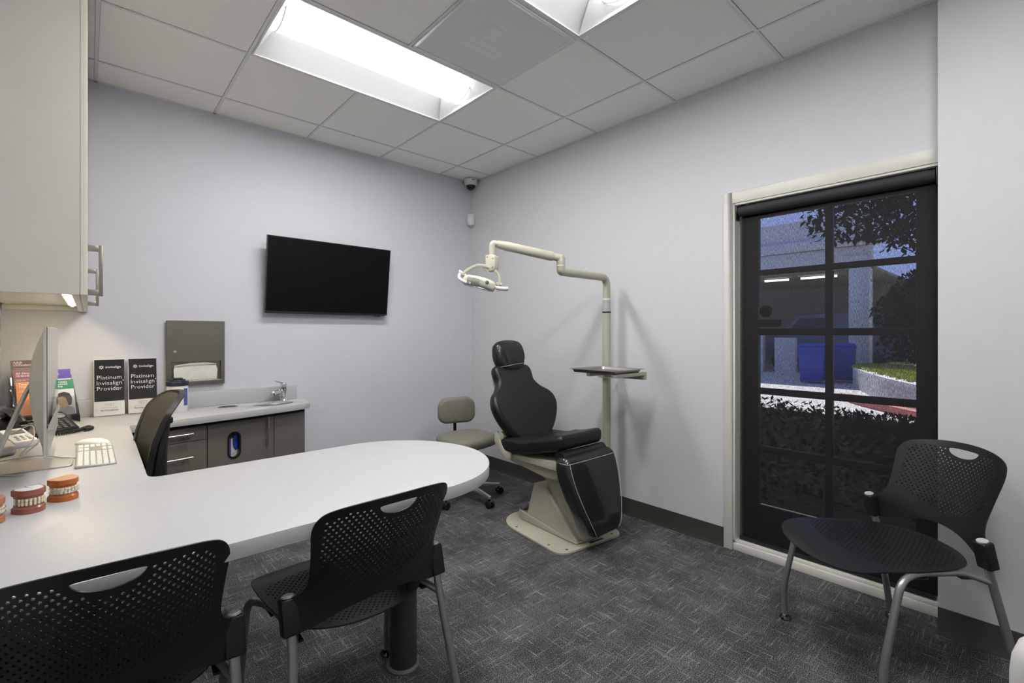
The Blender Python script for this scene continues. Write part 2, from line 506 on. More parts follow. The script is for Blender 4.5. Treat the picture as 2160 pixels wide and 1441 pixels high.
# ================================================================== room shell
struct('floor', MB().rng((XL - 0.1, YF - 0.1, -0.06), (0.0, 0.1, 0.0)), MT['carpet'])
struct('wall_back', MB().rng((XL - 0.12, 0.0, 0.0), (0.15, 0.12, H + 0.2)), MT['wall'])
struct('wall_left', MB().rng((XL - 0.12, YF, 0.0), (XL, 0.0, H + 0.2)), MT['wall_side_lit'])
struct('wall_front', MB().rng((XL - 0.12, YF - 0.12, 0.0), (0.15, YF, H + 0.2)), MT['wall_side_lit'])
DY0, DY1, DZ = -2.464, -3.346, 2.015      # door opening
struct('wall_right', MB().rng((0, DY0, 0.0), (0.15, 0.0, H + 0.2)).rng((0, YF, DZ), (0.15, DY0, H + 0.2)).rng((0, YF, 0), (0.15, DY1, DZ)), MT['wall_side_lit'])
struct('wall_right', MB().rng((-0.15, YF, 0.0), (0.0, DY1, H + 0.2)), MT['wall_side_lit'])
def skirting(name, p, q):
    """rubber cove base: thin strip with a toe at the floor"""
    a, b = Vector(p), Vector(q); d = (b - a); L = d.length; n = Vector((d.y, -d.x, 0)).normalized()
    prof = [(0, 0.112), (0.004, 0.112), (0.005, 0.108), (0.006, 0.02), (0.013, 0.008), (0.015, 0.0), (0, 0)]
    r = [[tuple(e + n * t + Vector((0, 0, z))) for t, z in prof] for e in (a, b)]
    struct(name, MB().loft(r), MT['base'])
skirting('baseboard_right', (0, 0, 0), (0, -2.416, 0))
skirting('baseboard_right', (-0.15, DY1, 0), (-0.15, YF, 0))
skirting('baseboard_back', (-1.72, 0, 0), (0, 0, 0))
# ceiling: plenum deck, boards laid in a steel grid
ceil = struct('ceiling', MB().rng((XL - 0.1, YF - 0.1, H + 0.17), (0.1, 0.1, H + 0.22)), MT['plenum'])
XS = [0.0] + [-(0.380 + i * T) for i in range(5)] + [XL]
YS = [0.0] + [-(0.2854 + i * T) for i in range(9)] + [YF]
LIGHTS = [(2, 4, 2), (2, 4, 4), (2, 4, 6)]      # column from, column to, row
VENT = (2, 3)
skip = {(c, r) for a, b, r in LIGHTS for c in range(a, b)} | {VENT}
tile_me = {}
for ci in range(6):
    for ri in range(len(YS) - 1):
        if (ci, ri) in skip: continue
        x1, x0 = XS[ci], XS[ci + 1]; y1, y0 = YS[ri], YS[ri + 1]
        w, d = x1 - x0 - 0.0152, y1 - y0 - 0.0152
        key = (round(w, 3), round(d, 3))
        if key not in tile_me:
            tile_me[key] = MB().rng((-w / 2, -d / 2, 0.0), (w / 2, d / 2, 0.015)).mesh('ceiling_tile', MT['tile'], bevel=0.002, seg=1)
        o = obj('ceiling_tile', tile_me[key], None, ceil); o.location = ((x0 + x1) / 2, (y0 + y1) / 2, H + 0.002)
def tee(p, q):
    a = Vector(p); b = Vector(q)
    w = 0.0073
    if abs(a.x - b.x) < 1e-6: m = MB().rng((a.x - w, b.y, H - 0.001), (a.x + w, a.y, H + 0.0015)).rng((a.x - .002, b.y, H + .0015), (a.x + .002, a.y, H + 0.03))
    else: m = MB().rng((b.x, a.y - w, H - 0.0012), (a.x, a.y + w, H + 0.0015)).rng((b.x, a.y - .002, H + .0015), (a.x, a.y + .002, H + 0.03))
    obj('grid_bar', m, MT['grid'], ceil)
for y in YS[1:-1]: tee((0, y, 0), (XL, y, 0))
for ci, x in enumerate(XS[1:-1], 1):
    ys = [0.0]; 
    segs = []; cur = 0.0
    for ri in range(len(YS) - 1):
        if any(a < ci < b and r == ri for a, b, r in LIGHTS):
            if cur - YS[ri] > 0.01: segs.append((cur, YS[ri]))
            cur = YS[ri + 1]
    segs.append((cur, YF))
    for a, b in segs: tee((x, a, 0), (x, b, 0))
for nm, a, b in (('trim_1', (XL, -0.022), (0, 0)), ('trim_2', (-0.022, YF), (0, -0.022)), ('trim_3', (XL, YF), (XL + 0.022, -0.022))):
    struct(nm, MB().rng((a[0], a[1], H - 0.001), (b[0], b[1], H + 0.0012)), MT['grid'])

# ================================================================== ceiling fixtures
def troffer(x0, x1, y0, y1, label, group):
    cx, cy = (x0 + x1) / 2, (y0 + y1) / 2; hx, hy = (x1 - x0) / 2 - 0.008, (y1 - y0) / 2 - 0.008
    t = thing('ceiling_light', label, 'ceiling light', (cx, cy, H - 0.0), 0, group)
    fr = MB()
    for s in (-1, 1):
        fr.rng((-hx, s * hy - 0.012 * (s > 0), -0.003), (hx, s * hy + 0.012 * (s < 0), 0.004))
        fr.rng((s * hx - 0.012 * (s > 0), -hy + .012, -0.003), (s * hx + 0.012 * (s < 0), hy - .012, 0.004))
    obj('frame', fr, MT['grid'], t, bevel=0.001, seg=1)
    # curved side reflectors
    for s in (-1, 1):
        prof = [(hy - 0.012, 0.003), (hy - 0.045, 0.045), (hy - 0.10, 0.085), (hy - 0.17, 0.108), (0.02, 0.113)]
        r = [[(e * (hx - 0.012), s * p, z) for p, z in prof] for e in (-1, 1)]
        r2 = [[(e * (hx - 0.012), s * p, z + 0.003) for p, z in prof] for e in (-1, 1)]
        m = MB().loft(r, cap=False, closed=False); m.loft(r2, cap=False, closed=False)
        obj('reflector', m, MT['reflector'], t)
    for s in (-1, 1):
        e = s * (hx - 0.013)
        vs = [(e, -hy + 0.013, 0.002), (e, hy - 0.013, 0.002), (e - s * 0.075, hy - 0.15, 0.11), (e - s * 0.075, -hy + 0.15, 0.11)]
        vs += [(p[0] + s * 0.004, p[1], p[2] + 0.002) for p in vs]
        obj('end_plate', MB().add(vs, [(0, 1, 2, 3), (7, 6, 5, 4), (0, 4, 5, 1), (1, 5, 6, 2), (2, 6, 7, 3), (3, 7, 4, 0)]), MT['reflector'], t)
    # half round lit diffuser hanging in the middle
    L = hx - 0.055; r = 0.138; n = 16
    rg = []
    for e in (-1, 1):
        rg.append([(e * L, r * math.cos(PI + PI * k / n), 0.121 + 0.105 * math.sin(PI + PI * k / n)) for k in range(n + 1)])
    obj('diffuser', MB().loft(rg, cap=True), MT['lamp'], t)
    ld = bpy.data.lights.new('tubes', 'AREA'); ld.shape = 'RECTANGLE'; ld.size = 2 * L; ld.size_y = 0.20; ld.energy = LAMP_W; ld.color = (1.0, 0.985, 0.965)
    lo_ = bpy.data.objects.new('tubes', ld); COL.objects.link(lo_); lo_.parent = t; lo_.location = (0, 0, 0.010)
    for e in (-1, 1):
        p = [(e * (L + 0.002), r * math.cos(PI + PI * k / n), 0.121 + 0.107 * math.sin(PI + PI * k / n)) for k in range(n + 1)]
        obj('end_clip', MB().tube(p, 0.003, 6), MT['grid'], t)
    return t
lab = ['lit rectangular ceiling light nearest the back wall, left of the perforated vent', 'lit rectangular ceiling light at the top edge, right of the perforated vent', 'lit rectangular ceiling light over the camera side of the room, farthest from the back wall']
for (a, b, r), lb in zip(LIGHTS, lab):
    troffer(XS[b], XS[a], YS[r + 1], YS[r], lb, 'fluorescent ceiling lights')

v = thing('air_vent', 'square perforated metal air vent set in the ceiling grid', 'vent', ((XS[2] + XS[3]) / 2, (YS[3] + YS[4]) / 2, H))
hv = T / 2 - 0.008
obj('perforated_panel', MB().rng((-hv + .02, -hv + .02, -0.004), (hv - .02, hv - .02, -0.0032)), MT['perf'], v)
m = MB()
for s in (-1, 1):
    m.rng((-hv, s * hv - 0.02 * (s > 0), -0.006), (hv, s * hv + 0.02 * (s < 0), 0.006))
    m.rng((s * hv - 0.02 * (s > 0), -hv + .02, -0.006), (s * hv + 0.02 * (s < 0), hv - .02, 0.006))
obj('frame', m, MT['grid'], v, bevel=0.0015, seg=1)
bk = MB()
for (a, b, c, d) in ((-hv + .02, -hv + .02, -0.13, hv - .02), (0.13, -hv + .02, hv - .02, hv - .02), (-0.13, -hv + .02, 0.13, -0.13), (-0.13, 0.13, 0.13, hv - .02)):
    bk.rng((a, b, -0.0028), (c, d, 0.0))
obj('back_pan', bk, mat('pan_grey', (0.42, 0.42, 0.43), 0.6), v)
obj('duct', MB().rng((-0.13, -0.13, 0.12), (0.13, 0.13, 0.125)), MT['darkgap'], v)
for i, (a, b) in enumerate(((0.128, 0.116), (0.096, 0.082), (0.062, 0.048))):
    ring = MB()
    rgs = [[(-q, -q, z), (q, -q, z), (q, q, z), (-q, q, z)] for q, z in ((a, 0.012 + .02 * i), (b, 0.03 + .02 * i))]
    ring.loft(rgs, cap=False); ring.loft([[(x * 0.985, y * 0.985, z + 0.001) for x, y, z in r] for r in reversed(rgs)], cap=False)
    obj('deflector', ring, MT['reflector'], v, sharp=20)
obj('hub', MB().rng((-0.03, -0.03, 0.04), (0.03, 0.03, 0.05)), MT['reflector'], v)

# dome camera
d = thing('dome_camera', 'small white dome security camera on the ceiling in the room corner', 'camera', (-0.075, -0.085, H))
obj('housing', MB().lathe([(0.052, -0.062), (0.060, -0.05), (0.064, -0.03), (0.064, -0.004), (0.060, 0.0)], 28), MT['white'], d, sharp=50)
obj('dome', MB().lathe([(0.002, -0.105), (0.018, -0.102), (0.032, -0.092), (0.041, -0.078), (0.045, -0.062)], 24), MT['blacks'], d)
obj('logo_plate', MB().box((0.0, 0, 0), (0.024, 0.002, 0.006), tr(-0.018, -0.062, -0.02) @ rotm('Z', -0.3)), MT['inkd'], d)
s = thing('motion_sensor', 'small white wall sensor high in the corner of the room', 'sensor', (-0.012, -0.012, 2.36))
pg = [(0.009, 0.009), (-0.044, 0.009), (-0.050, 0.002), (-0.046, -0.018), (-0.018, -0.046), (0.002, -0.050), (0.009, -0.044)]
obj('body', MB().prism(pg, -0.042, 0.062), MT['white'], s, bevel=0.003)
obj('lower_cone', MB().loft([[(x * .3 - .004, y * .3 - .004, -0.060) for x, y in reversed(pg)], [(x * .92, y * .92, -0.0425) for x, y in reversed(pg)]][::-1]), MT['offwhite'], s)

# ================================================================== door, blind, casing
tr_ = MB().rng((-0.016, DY0, 0.0), (0.002, DY0 + 0.05, DZ + 0.066)).rng((-0.016, DY1 + 0.0005, DZ), (0.002, DY0, DZ + 0.066))
struct('trim_4', tr_, MT['trim'], bevel=0.003)
struct('trim_5', MB().rng((-0.010, DY0 - 0.012, 0.06), (0.15, DY0, DZ)).rng((-0.010, DY1, DZ - 0.012), (0.15, DY0 - 0.012, DZ)).rng((0.045, DY0 - 0.03, 0.06), (0.07, DY0 - 0.012, DZ - .012)), MT['trim'], bevel=0.002)
struct('trim_6', MB().rng((-0.008, DY1, 0.0), (0.15, DY0, 0.042)).rng((0.006, DY1, 0.042), (0.15, DY0, 0.058)), MT['trim'], bevel=0.003)
door = bpy.data.objects.new('door_1', None); COL.objects.link(door); door['kind'] = 'structure'; door.location = (0.1, 0, 0)
yl, ym0, ym1, yr = -2.569, -2.891, -2.925, -3.25
rows = [(1.626, 1.928), (1.288, 1.594), (0.946, 1.250), (0.612, 0.910), (0.270, 0.575)]
st = MB().rng((-0.02, yl, 0.06), (0.02, DY0 - .013, DZ - .013)).rng((-0.02, DY1, 0.06), (0.02, yr, DZ - .013))
obj('stile', MB().rng((-0.02, yl, 0.06), (0.02, DY0 - .013, DZ - .013)), MT['doorp'], door, bevel=0.003)
obj('stile', MB().rng((-0.02, DY1, 0.06), (0.02, yr, DZ - .013)), MT['doorp'], door, bevel=0.003)
obj('rail', MB().rng((-0.02, yr, 1.928), (0.02, yl, DZ - .013)), MT['doorp'], door, bevel=0.003)
obj('rail', MB().rng((-0.02, yr, 0.06), (0.02, yl, 0.270)), MT['doorp'], door, bevel=0.003)
for i in range(4):
    obj('muntin', MB().rng((-0.018, yr, rows[i + 1][1]), (0.018, yl, rows[i][0])), MT['doorp'], door, bevel=0.004)
for a, b in rows:
    obj('muntin', MB().rng((-0.017, ym1, a), (0.017, ym0, b)), MT['doorp'], door, bevel=0.004)
    for p, q in ((ym0, yl), (yr, ym1)):
        obj('pane', MB().rng((-0.003, p, a), (0.003, q, b)), MT['glass'], door)
RX = rotm('Y', -PI / 2)
obj('deadbolt', MB().lathe([(0.034, 0.0), (0.034, 0.012), (0.028, 0.02), (0.012, 0.022)], 20, tr(-0.02, -2.612, 1.387) @ RX), MT['blacks'], door)
hn = obj('door_handle', MB().lathe([(0.014, 0.0), (0.014, 0.01), (0.010, 0.014), (0.010, 0.04)], 16, tr(-0.02, -2.600, 1.318) @ RX), MT['blacks'], door)
obj('lever', MB().rbox((-0.058, -2.642, 1.318), (0.018, 0.118, 0.042), 0.009), MT['blacks'], hn)

bl = thing('roller_blind', 'dark translucent roller screen pulled down over the glazed door', 'blind', (0.03, (DY0 + DY1) / 2, 0.06))
w = 0.418
obj('roller', MB().cyl((-0.002, -w, 1.912), (-0.002, w, 1.912), 0.032, 24), mat('rolled_cloth', (0.022, 0.022, 0.024), 0.7), bl)
cl = MB(); yy = [-w + 2 * w * i / 8 for i in range(9)]
cl.loft([[(0.0305, -w, 1.908), (0.0315, -w, 1.908), (0.0315, w, 1.908), (0.0305, w, 1.908)][::-1], [(0.0, -w, 1.80), (0.001, -w, 1.80), (0.001, w, 1.80), (0.0, w, 1.80)][::-1], [(0.0, -w, 0.03), (0.001, -w, 0.03), (0.001, w, 0.03), (0.0, w, 0.03)][::-1]])
cl = MB().add([(0.0, -w, 0.02), (0.0, w, 0.02), (0.0, w, 1.85), (0.0, -w, 1.85), (0.022, w, 1.895), (0.022, -w, 1.895)], [(0, 1, 2, 3), (3, 2, 4, 5)])
obj('screen_fabric', cl, MT['cloth'], bl)
obj('hem_bar', MB().rng((-0.006, -w, 0.0), (0.006, w, 0.022)), MT['bezel'], bl, bevel=0.003)
for s_ in (-1, 1):
    obj('bracket', MB().rng((-0.034, s_ * (w + 0.006) - 0.003, 1.86), (0.03, s_ * (w + 0.006) + 0.003, 1.943)).rng((-0.034, s_ * (w - 0.01) - 0.012, 1.935), (0.03, s_ * (w - 0.01) + 0.012, 1.943)), MT['blacks'], bl, bevel=0.002)

# ================================================================== wall cabinet above the desk
xf_ = -2.853
cb = thing('wall_cabinet', 'cream wall cabinet hung high on the left wall above the desk', 'cabinet', (XL + .003, -0.003, 1.386))
def cx(x): return x - (XL + .003)
zb = 0.036
obj('carcass', MB().rng((0, -1.548, zb), (cx(xf_ - 0.020), 0, H - 1.386 - 0.02)), MT['cream'], cb, bevel=0.001)
obj('end_panel', MB().rng((0, -1.568, 0.0), (cx(xf_ - 0.0195), -1.549, H - 1.386 - 0.02)), MT['cream'], cb, bevel=0.0015)
for i in range(2):
    y0, y1 = -1.567 + i * 0.784, -1.567 + i * 0.784 + 0.781
    dd = obj('door', MB().rng((cx(xf_ - 0.019), y0, 0.0), (cx(xf_), y1, H - 1.386 - 0.022)), MT['creamw'], cb, bevel=0.002)
    hy = (-1.49, -0.72)[i]
    hm = MB().rng((cx(xf_) + 0.028, hy - 0.006, 0.002), (cx(xf_) + 0.040, hy + 0.006, 0.178))
    for z in (0.004, 0.156): hm.rng((cx(xf_), hy - 0.006, z), (cx(xf_) + 0.029, hy + 0.006, z + 0.020))
    obj('handle', hm, MT['pull'], dd, bevel=0.001)
obj('underside', MB().rng((0.012, -1.548, zb - 0.004), (cx(xf_ - 0.04), -0.0, zb - 0.0005)), MT['creamw'], cb)
obj('light_rail', MB().rng((cx(xf_ - 0.040), -1.548, 0.0), (cx(xf_ - 0.020), 0, zb - 0.0005)), MT['creamw'], cb, bevel=0.002)
obj('back_cleat', MB().rng((0.0, -0.022, 0.004), (cx(xf_ - 0.041), 0.0, zb - 0.004)), MT['creamw'], cb, bevel=0.002)
lb = thing('cabinet_light', 'slim lit warm light bar fixed under the cream wall cabinet', 'light', (-2.915, -0.80, 1.386 + zb - 0.005))
obj('housing', MB().rng((-0.016, -0.56, -0.010), (0.016, 0.56, 0.0)), MT['white'], lb, bevel=0.002)
obj('lens', MB().rng((-0.006, -0.55, -0.013), (0.006, 0.55, -0.0102)), MT['strip'], lb)

# ================================================================== worktop and base cabinets
ZT = 0.776; TH = 0.040
P = []
P += [(XL + 0.002, -0.002), (-1.655, -0.002)]
P += [tuple(p) for p in spline([Vector((-1.652, -0.06, 0)), Vector((-1.650, -0.20, 0)), Vector((-1.664, -0.262, 0)), Vector((-1.700, -0.297, 0)), Vector((-1.78, -0.325, 0)), Vector((-1.89, -0.352, 0)), Vector((-2.07, -0.395, 0)), Vector((-2.281, -0.435, 0)), Vector((-2.492, -0.468, 0)), Vector((-2.63, -0.494, 0))], 5)]
P = [(p[0], p[1]) for p in P]
P += [(p.x, p.y) for p in fillet([(-2.65, -0.498, 0), (-2.688, -0.505, 0), (-2.70, -1.676, 0), (-2.60, -1.672, 0)], [0.03, 0.06], 6)]
cxx, cyy, rr = -1.996, -2.036, 0.3695
a0 = math.radians(92); a1 = math.radians(-91)
P += [(-2.2, -1.6685)]
P += [(cxx + rr * math.cos(a0 + (a1 - a0) * k / 40), cyy + rr * math.sin(a0 + (a1 - a0) * k / 40)) for k in range(41)]
P += [(-2.45, -2.404), (XL + 0.002, -2.400)]
def ellipse(cx, cy, a, b, n=36, ph=0.0): return [(cx + a * math.cos(2 * PI * k / n) * math.cos(ph) - b * math.sin(2 * PI * k / n) * math.sin(ph), cy + a * math.cos(2 * PI * k / n) * math.sin(ph) + b * math.sin(2 * PI * k / n) * math.cos(ph)) for k in range(n)]
SINK = ellipse(-1.885, -0.180, 0.136, 0.088, 40, 0.12); BINH = ellipse(-2.155, -0.140, 0.052, 0.045, 24)
def cut(pts, edges, holes, small=(), r=0.0):
    """triangulate, then drop every triangle that lies in a hole"""
    V, _, F, _, _, _ = delaunay_2d_cdt(pts, edges, [], 1, 1e-7)
    cell = {}
    for a, b in small: cell.setdefault((int(a // 0.02), int(b // 0.02)), []).append((a, b))
    keep = []
    for f in F:
        x = sum(V[i][0] for i in f) / len(f); y = sum(V[i][1] for i in f) / len(f)
        if any(in_poly((x, y), h) for h in holes): continue
        i, j = int(x // 0.02), int(y // 0.02)
        if any((x - a) ** 2 + (y - b) ** 2 < (r * 0.97) ** 2 for di in (-1, 0, 1) for dj in (-1, 0, 1) for a, b in cell.get((i + di, j + dj), ())): continue
        keep.append(f)
    return V, keep
def in_poly(p, poly):
    c = False; n = len(poly); x, y = p
    for i in range(n):
        x1, y1 = poly[i]; x2, y2 = poly[i - 1]
        if (y1 > y) != (y2 > y) and x < (x2 - x1) * (y - y1) / (y2 - y1) + x1: c = not c
    return c
def slab(outline, holes, z0, z1):
    """flat slab with holes cut through"""
    pts = [Vector((p[0], p[1])) for p in outline]; edges = []
    n = len(pts); edges += [(i, (i + 1) % n) for i in range(n)]
    for h in holes:
        o = len(pts); k = len(h); pts += [Vector((p[0], p[1])) for p in h]; edges += [(o + i, o + (i + 1) % k) for i in range(k)]
    V, F = cut(pts, edges, holes)
    return extrude2d(V, F, lambda p: Vector((p[0], p[1], z1)), lambda p: Vector((p[0], p[1], z0)))
def extrude2d(V, F, top, bot):
    n = len(V); vs = [top(p) for p in V] + [bot(p) for p in V]; fs = []
    cnt = {}
    for f in F:
        a = sum(V[f[i]][0] * V[f[(i + 1) % len(f)]][1] - V[f[(i + 1) % len(f)]][0] * V[f[i]][1] for i in range(len(f)))
        f = list(f) if a > 0 else list(reversed(f))
        fs.append(tuple(f)); fs.append(tuple(n + i for i in reversed(f)))
        for i in range(len(f)):
            e = (f[i], f[(i + 1) % len(f)]); cnt[e] = cnt.get(e, 0) + 1
    for (a, b) in cnt:
        if (b, a) not in cnt: fs.append((a, n + a, n + b, b))
    return MB().add(vs, fs)
top = thing('worktop', 'white solid-surface worktop running round the corner into a rounded peninsula', 'worktop', (0, 0, 0))
obj('slab', slab(P, [SINK, BINH], ZT - TH, ZT), MT['counter'], top, bevel=0.0025, seg=2)
obj('backsplash', MB().rng((XL + 0.002, -0.020, ZT + 0.0002), (-1.672, -0.001, ZT + 0.101)), MT['counter'], top, bevel=0.002)
obj('side_splash', MB().rng((XL + 0.002, -2.40, ZT + 0.0002), (XL + 0.021, -0.021, ZT + 0.101)), MT['counter'], top, bevel=0.002)
obj('pedestal_leg', MB().lathe([(0.052, 0.012), (0.052, ZT - TH - 0.012)], 28, tr(-1.945, -2.04, 0)), MT['legp'], top, label='dark round leg under the rounded end')
obj('base_flange', MB().lathe([(0.062, 0.0), (0.062, 0.006), (0.053, 0.013)], 28, tr(-1.945, -2.04, 0)), MT['greyp'], top)
obj('top_flange', MB().lathe([(0.10, ZT - TH - 0.011), (0.10, ZT - TH - 0.0005)], 28, tr(-1.945, -2.04, 0)), MT['greyp'], top)
ring = MB().loft([[(x, y, ZT - TH) for x, y in BINH], [(x, y, ZT + 0.0025) for x, y in BINH], [(-2.155 + (x + 2.155) * 1.12, -0.14 + (y + 0.14) * 1.12, ZT + 0.0025) for x, y in BINH], [(-2.155 + (x + 2.155) * 1.14, -0.14 + (y + 0.14) * 1.14, ZT + 0.0003) for x, y in BINH]], cap=False)
obj('waste_ring', ring, MT['steel'], top)
# sink bowl
sk = thing('sink', 'oval stainless sink bowl set under the white counter', 'sink', (-1.885, -0.180, ZT - 0.16))
rs = []
for f, z in ((0.22, 0.012), (0.6, 0.014), (0.8, 0.03), (0.92, 0.07), (0.965, 0.12), (0.985, 0.147), (0.996, 0.149)):
    rs.append([((x + 1.885) * f, (y + 0.180) * f, z) for x, y in SINK])
rb = []
for f, z in ((0.996, 0.1475), (0.975, 0.118), (0.935, 0.07), (0.82, 0.027), (0.6, 0.010), (0.22, 0.008)):
    rb.append([((x + 1.885) * f, (y + 0.180) * f, z) for x, y in SINK])
obj('bowl', MB().loft(list(reversed(rs + list(rb)))), MT['steel'], sk, sharp=60)
obj('drain', MB().lathe([(0.026, 0.0125), (0.026, 0.016), (0.02, 0.0165)], 20), MT['chrome'], sk)
# faucet
fa = thing('faucet', 'small chrome single-lever faucet behind the oval sink', 'faucet', (-1.785, -0.075, ZT), 0.0)
FX = rotm('Z', math.radians(205))
obj('body', MB().lathe([(0.026, 0.0), (0.026, 0.004), (0.0245, 0.006), (0.0235, 0.075), (0.024, 0.092), (0.018, 0.094)], 24), MT['chrome'], fa, sharp=50)
sp = fillet([(0.0, 0, 0.055), (0.04, 0, 0.072), (0.092, 0, 0.066), (0.097, 0, 0.050)], [0.03, 0.008], 5)
obj('spout', MB().tube([FX @ p for p in sp], [0.020] * 3 + [0.0175] * (len(sp) - 5) + [0.015, 0.013], 14), MT['chrome'], fa)
obj('lever', MB().lathe([(0.0225, 0.0955), (0.0225, 0.118), (0.019, 0.128), (0.008, 0.131)], 22).loft([[(0.0, -0.013, 0.118), (0.0, 0.013, 0.118), (0.0, 0.013, 0.130), (0.0, -0.013, 0.130)], [(0.06, -0.011, 0.139), (0.06, 0.011, 0.139), (0.06, 0.011, 0.146), (0.06, -0.011, 0.146)], [(0.082, -0.010, 0.147), (0.082, 0.010, 0.147), (0.082, 0.010, 0.151), (0.082, -0.010, 0.151)]], FX), MT['chrome'], fa)

# base cabinet under the sink counter: front plane runs slightly askew with the counter edge
CA, CB = Vector((-2.668, -0.462, 0)), Vector((-1.700, -0.262, 0))
ang = math.atan2(CB.y - CA.y, CB.x - CA.x); CLn = (CB - CA).length
XC = tr(CA.x, CA.y, 0) @ rotm('Z', ang)
ZC = ZT - TH - 0.0005
cab = thing('base_cabinet', 'taupe base cabinet with two drawers and a door under the sink counter', 'cabinet', (CA.x, CA.y, 0), ang)
inv = XC.inverted()
def cl_(x, y): p = inv @ Vector((x, y, 0)); return (p.x, p.y)
body = MB().prism([cl_(-2.668, -0.005), cl_(-2.668, -0.10), cl_(-1.70, -0.10), cl_(-1.70, -0.005)], 0.10, ZC - 0.19)
body.prism([(0.0, 0.021), (0.018, 0.021), (0.018, 0.25), (0.0, 0.25)], 0.10, ZC - 0.13).prism([(0.0, 0.021), (CLn - .03, 0.021), (CLn - .03, 0.05), (0.0, 0.25)], 0.10, 0.12)
body.prism([cl_(-2.668, -0.005), cl_(-2.668, -0.04), cl_(-1.70, -0.04), cl_(-1.70, -0.005)], ZC - 0.13, ZC)
body.prism([(0.0, 0.021), (0.0, 0.036), (CLn - .005, 0.036), (CLn - .005, 0.021)], ZC - 0.13, ZC)
obj('carcass', body, MT['darkgap'], cab)
obj('plinth', MB().prism([(0, 0.06), cl_(-2.668, -0.006), cl_(-1.72, -0.006), (CLn - 0.05, 0.06)], 0.0, 0.099), MT['base'], cab)
S0, S1 = 0.362, 0.768        # seams along the front
def front(name, x0, x1, z0, z1, par=None, m='taupe'):
    return obj(name, MB().rng((x0 + 0.002, 0.0, z0 + 0.0015), (x1 - 0.002, 0.0195, z1 - 0.0015)), MT[m], par or cab, bevel=0.0012, seg=1)
def bar_handle(par, p, q, off=-0.032, posts=0.035):
    p, q = Vector(p), Vector(q); d = (q - p).normalized()
    m = MB().cyl(p + Vector((0, off, 0)), q + Vector((0, off, 0)), 0.006, 12)
    for c in (p + d * posts, q - d * posts): m.cyl(c, c + Vector((0, off, 0)), 0.005, 10)
    obj('handle', m, MT['nickel'], par)
d1 = front('drawer', 0.0, S0, 0.632, ZC - 0.022); bar_handle(d1, (0.075, 0, 0.680), (0.275, 0, 0.680))
d2 = front('drawer', 0.0, S0, 0.365, 0.632); bar_handle(d2, (0.075, 0, 0.545), (0.275, 0, 0.545))
d3 = front('drawer', 0.0, S0, 0.102, 0.365); bar_handle(d3, (0.075, 0, 0.29), (0.275, 0, 0.29))
# door with a glove-box cut-out
CUT = rrect(0.062, 0.150, 0.0305, 8, 0.515, 0.566)
V_, F_ = cut([Vector(p) for p in [(S0 + .002, 0.1035), (S1 - .002, 0.1035), (S1 - .002, ZC - .0235), (S0 + .002, ZC - .0235)]] + [Vector(p) for p in CUT], [(0, 1), (1, 2), (2, 3), (3, 0)] + [(4 + i, 4 + (i + 1) % len(CUT)) for i in range(len(CUT))], [CUT])
dr = obj('door', extrude2d(V_, F_, lambda p: Vector((p[0], 0.0, p[1])), lambda p: Vector((p[0], 0.0195, p[1]))), MT['taupe'], cab)
bar_handle(dr, (S1 - 0.052, 0, 0.535), (S1 - 0.052, 0, 0.715))
rgo = rrect(0.080, 0.168, 0.0395, 8, 0.515, 0.566); rgi = rrect(0.060, 0.148, 0.0295, 8, 0.515, 0.566)
obj('cutout_ring', MB().loft([[(x, 0.0195, z) for x, z in rgi], [(x, -0.003, z) for x, z in rgi], [(x, -0.003, z) for x, z in rgo], [(x, -0.0002, z) for x, z in rgo]], cap=False), MT['blacks'], dr, sharp=20)
front('filler_panel', S1, CLn, 0.10, ZC - 0.022)
obj('end_panel', MB().prism([cl_(-1.694, -0.005), (CLn - 0.004, 0.02), (CLn + 0.002, 0.002), cl_(-1.676, -0.005)], 0.10, ZC - 0.001), MT['taupe'], cab, bevel=0.001, label='pale grey end panel against the wall')
gb = thing('glove_box', 'purple and white glove box showing through the oval cabinet cut-out', 'box', tuple(XC @ Vector((0.515, 0.026, 0.49))), ang)
GX = 0.0
obj('carton', MB().rng((-0.06, 0.0, -0.0), (0.06, 0.07, 0.24)), MT['plaqw'], gb, bevel=0.002)
obj('purple_band', MB().rng((-0.020, -0.001, 0.002), (-0.008, -0.0002, 0.15)), MT['purple'], gb)
obj('film_window', MB().pad(ellipse(0.021, 0.092, 0.019, 0.052, 28), 0.006, 0.003, 0.002, rotm('X', PI / 2)), MT['film'], gb, label='blue shiny film over the gloves')
text('LS', 0.016, tr(-0.001, -0.0006, 0.012) @ rotm('X', PI / 2), MT['purple'], gb)

# base cabinet under the left desk run (its knee side shows in the gap)
dc = thing('desk_cabinet', 'taupe panel cabinet under the left desk run beside the wall', 'cabinet', (XL + .004, -0.53, 0))
obj('carcass', MB().rng((0.0, -0.28, 0.08), (0.48, 0.025, ZC)), MT['taupe'], dc, bevel=0.001)
obj('plinth', MB().rng((0.0, -0.27, 0.0), (0.43, 0.025, 0.079)), MT['base'], dc)
obj('drawer', MB().rng((0.481, -0.278, 0.40), (0.498, 0.023, ZC - 0.03)), MT['taupe'], dc, bevel=0.0012)
obj('door', MB().rng((0.481, -0.278, 0.082), (0.498, 0.023, 0.397)), MT['taupe'], dc, bevel=0.0012)

# ================================================================== things on the back wall
tv = thing('television', 'wide black flat television mounted on the back wall, switched off', 'television', (-1.432, -0.002, 1.683))
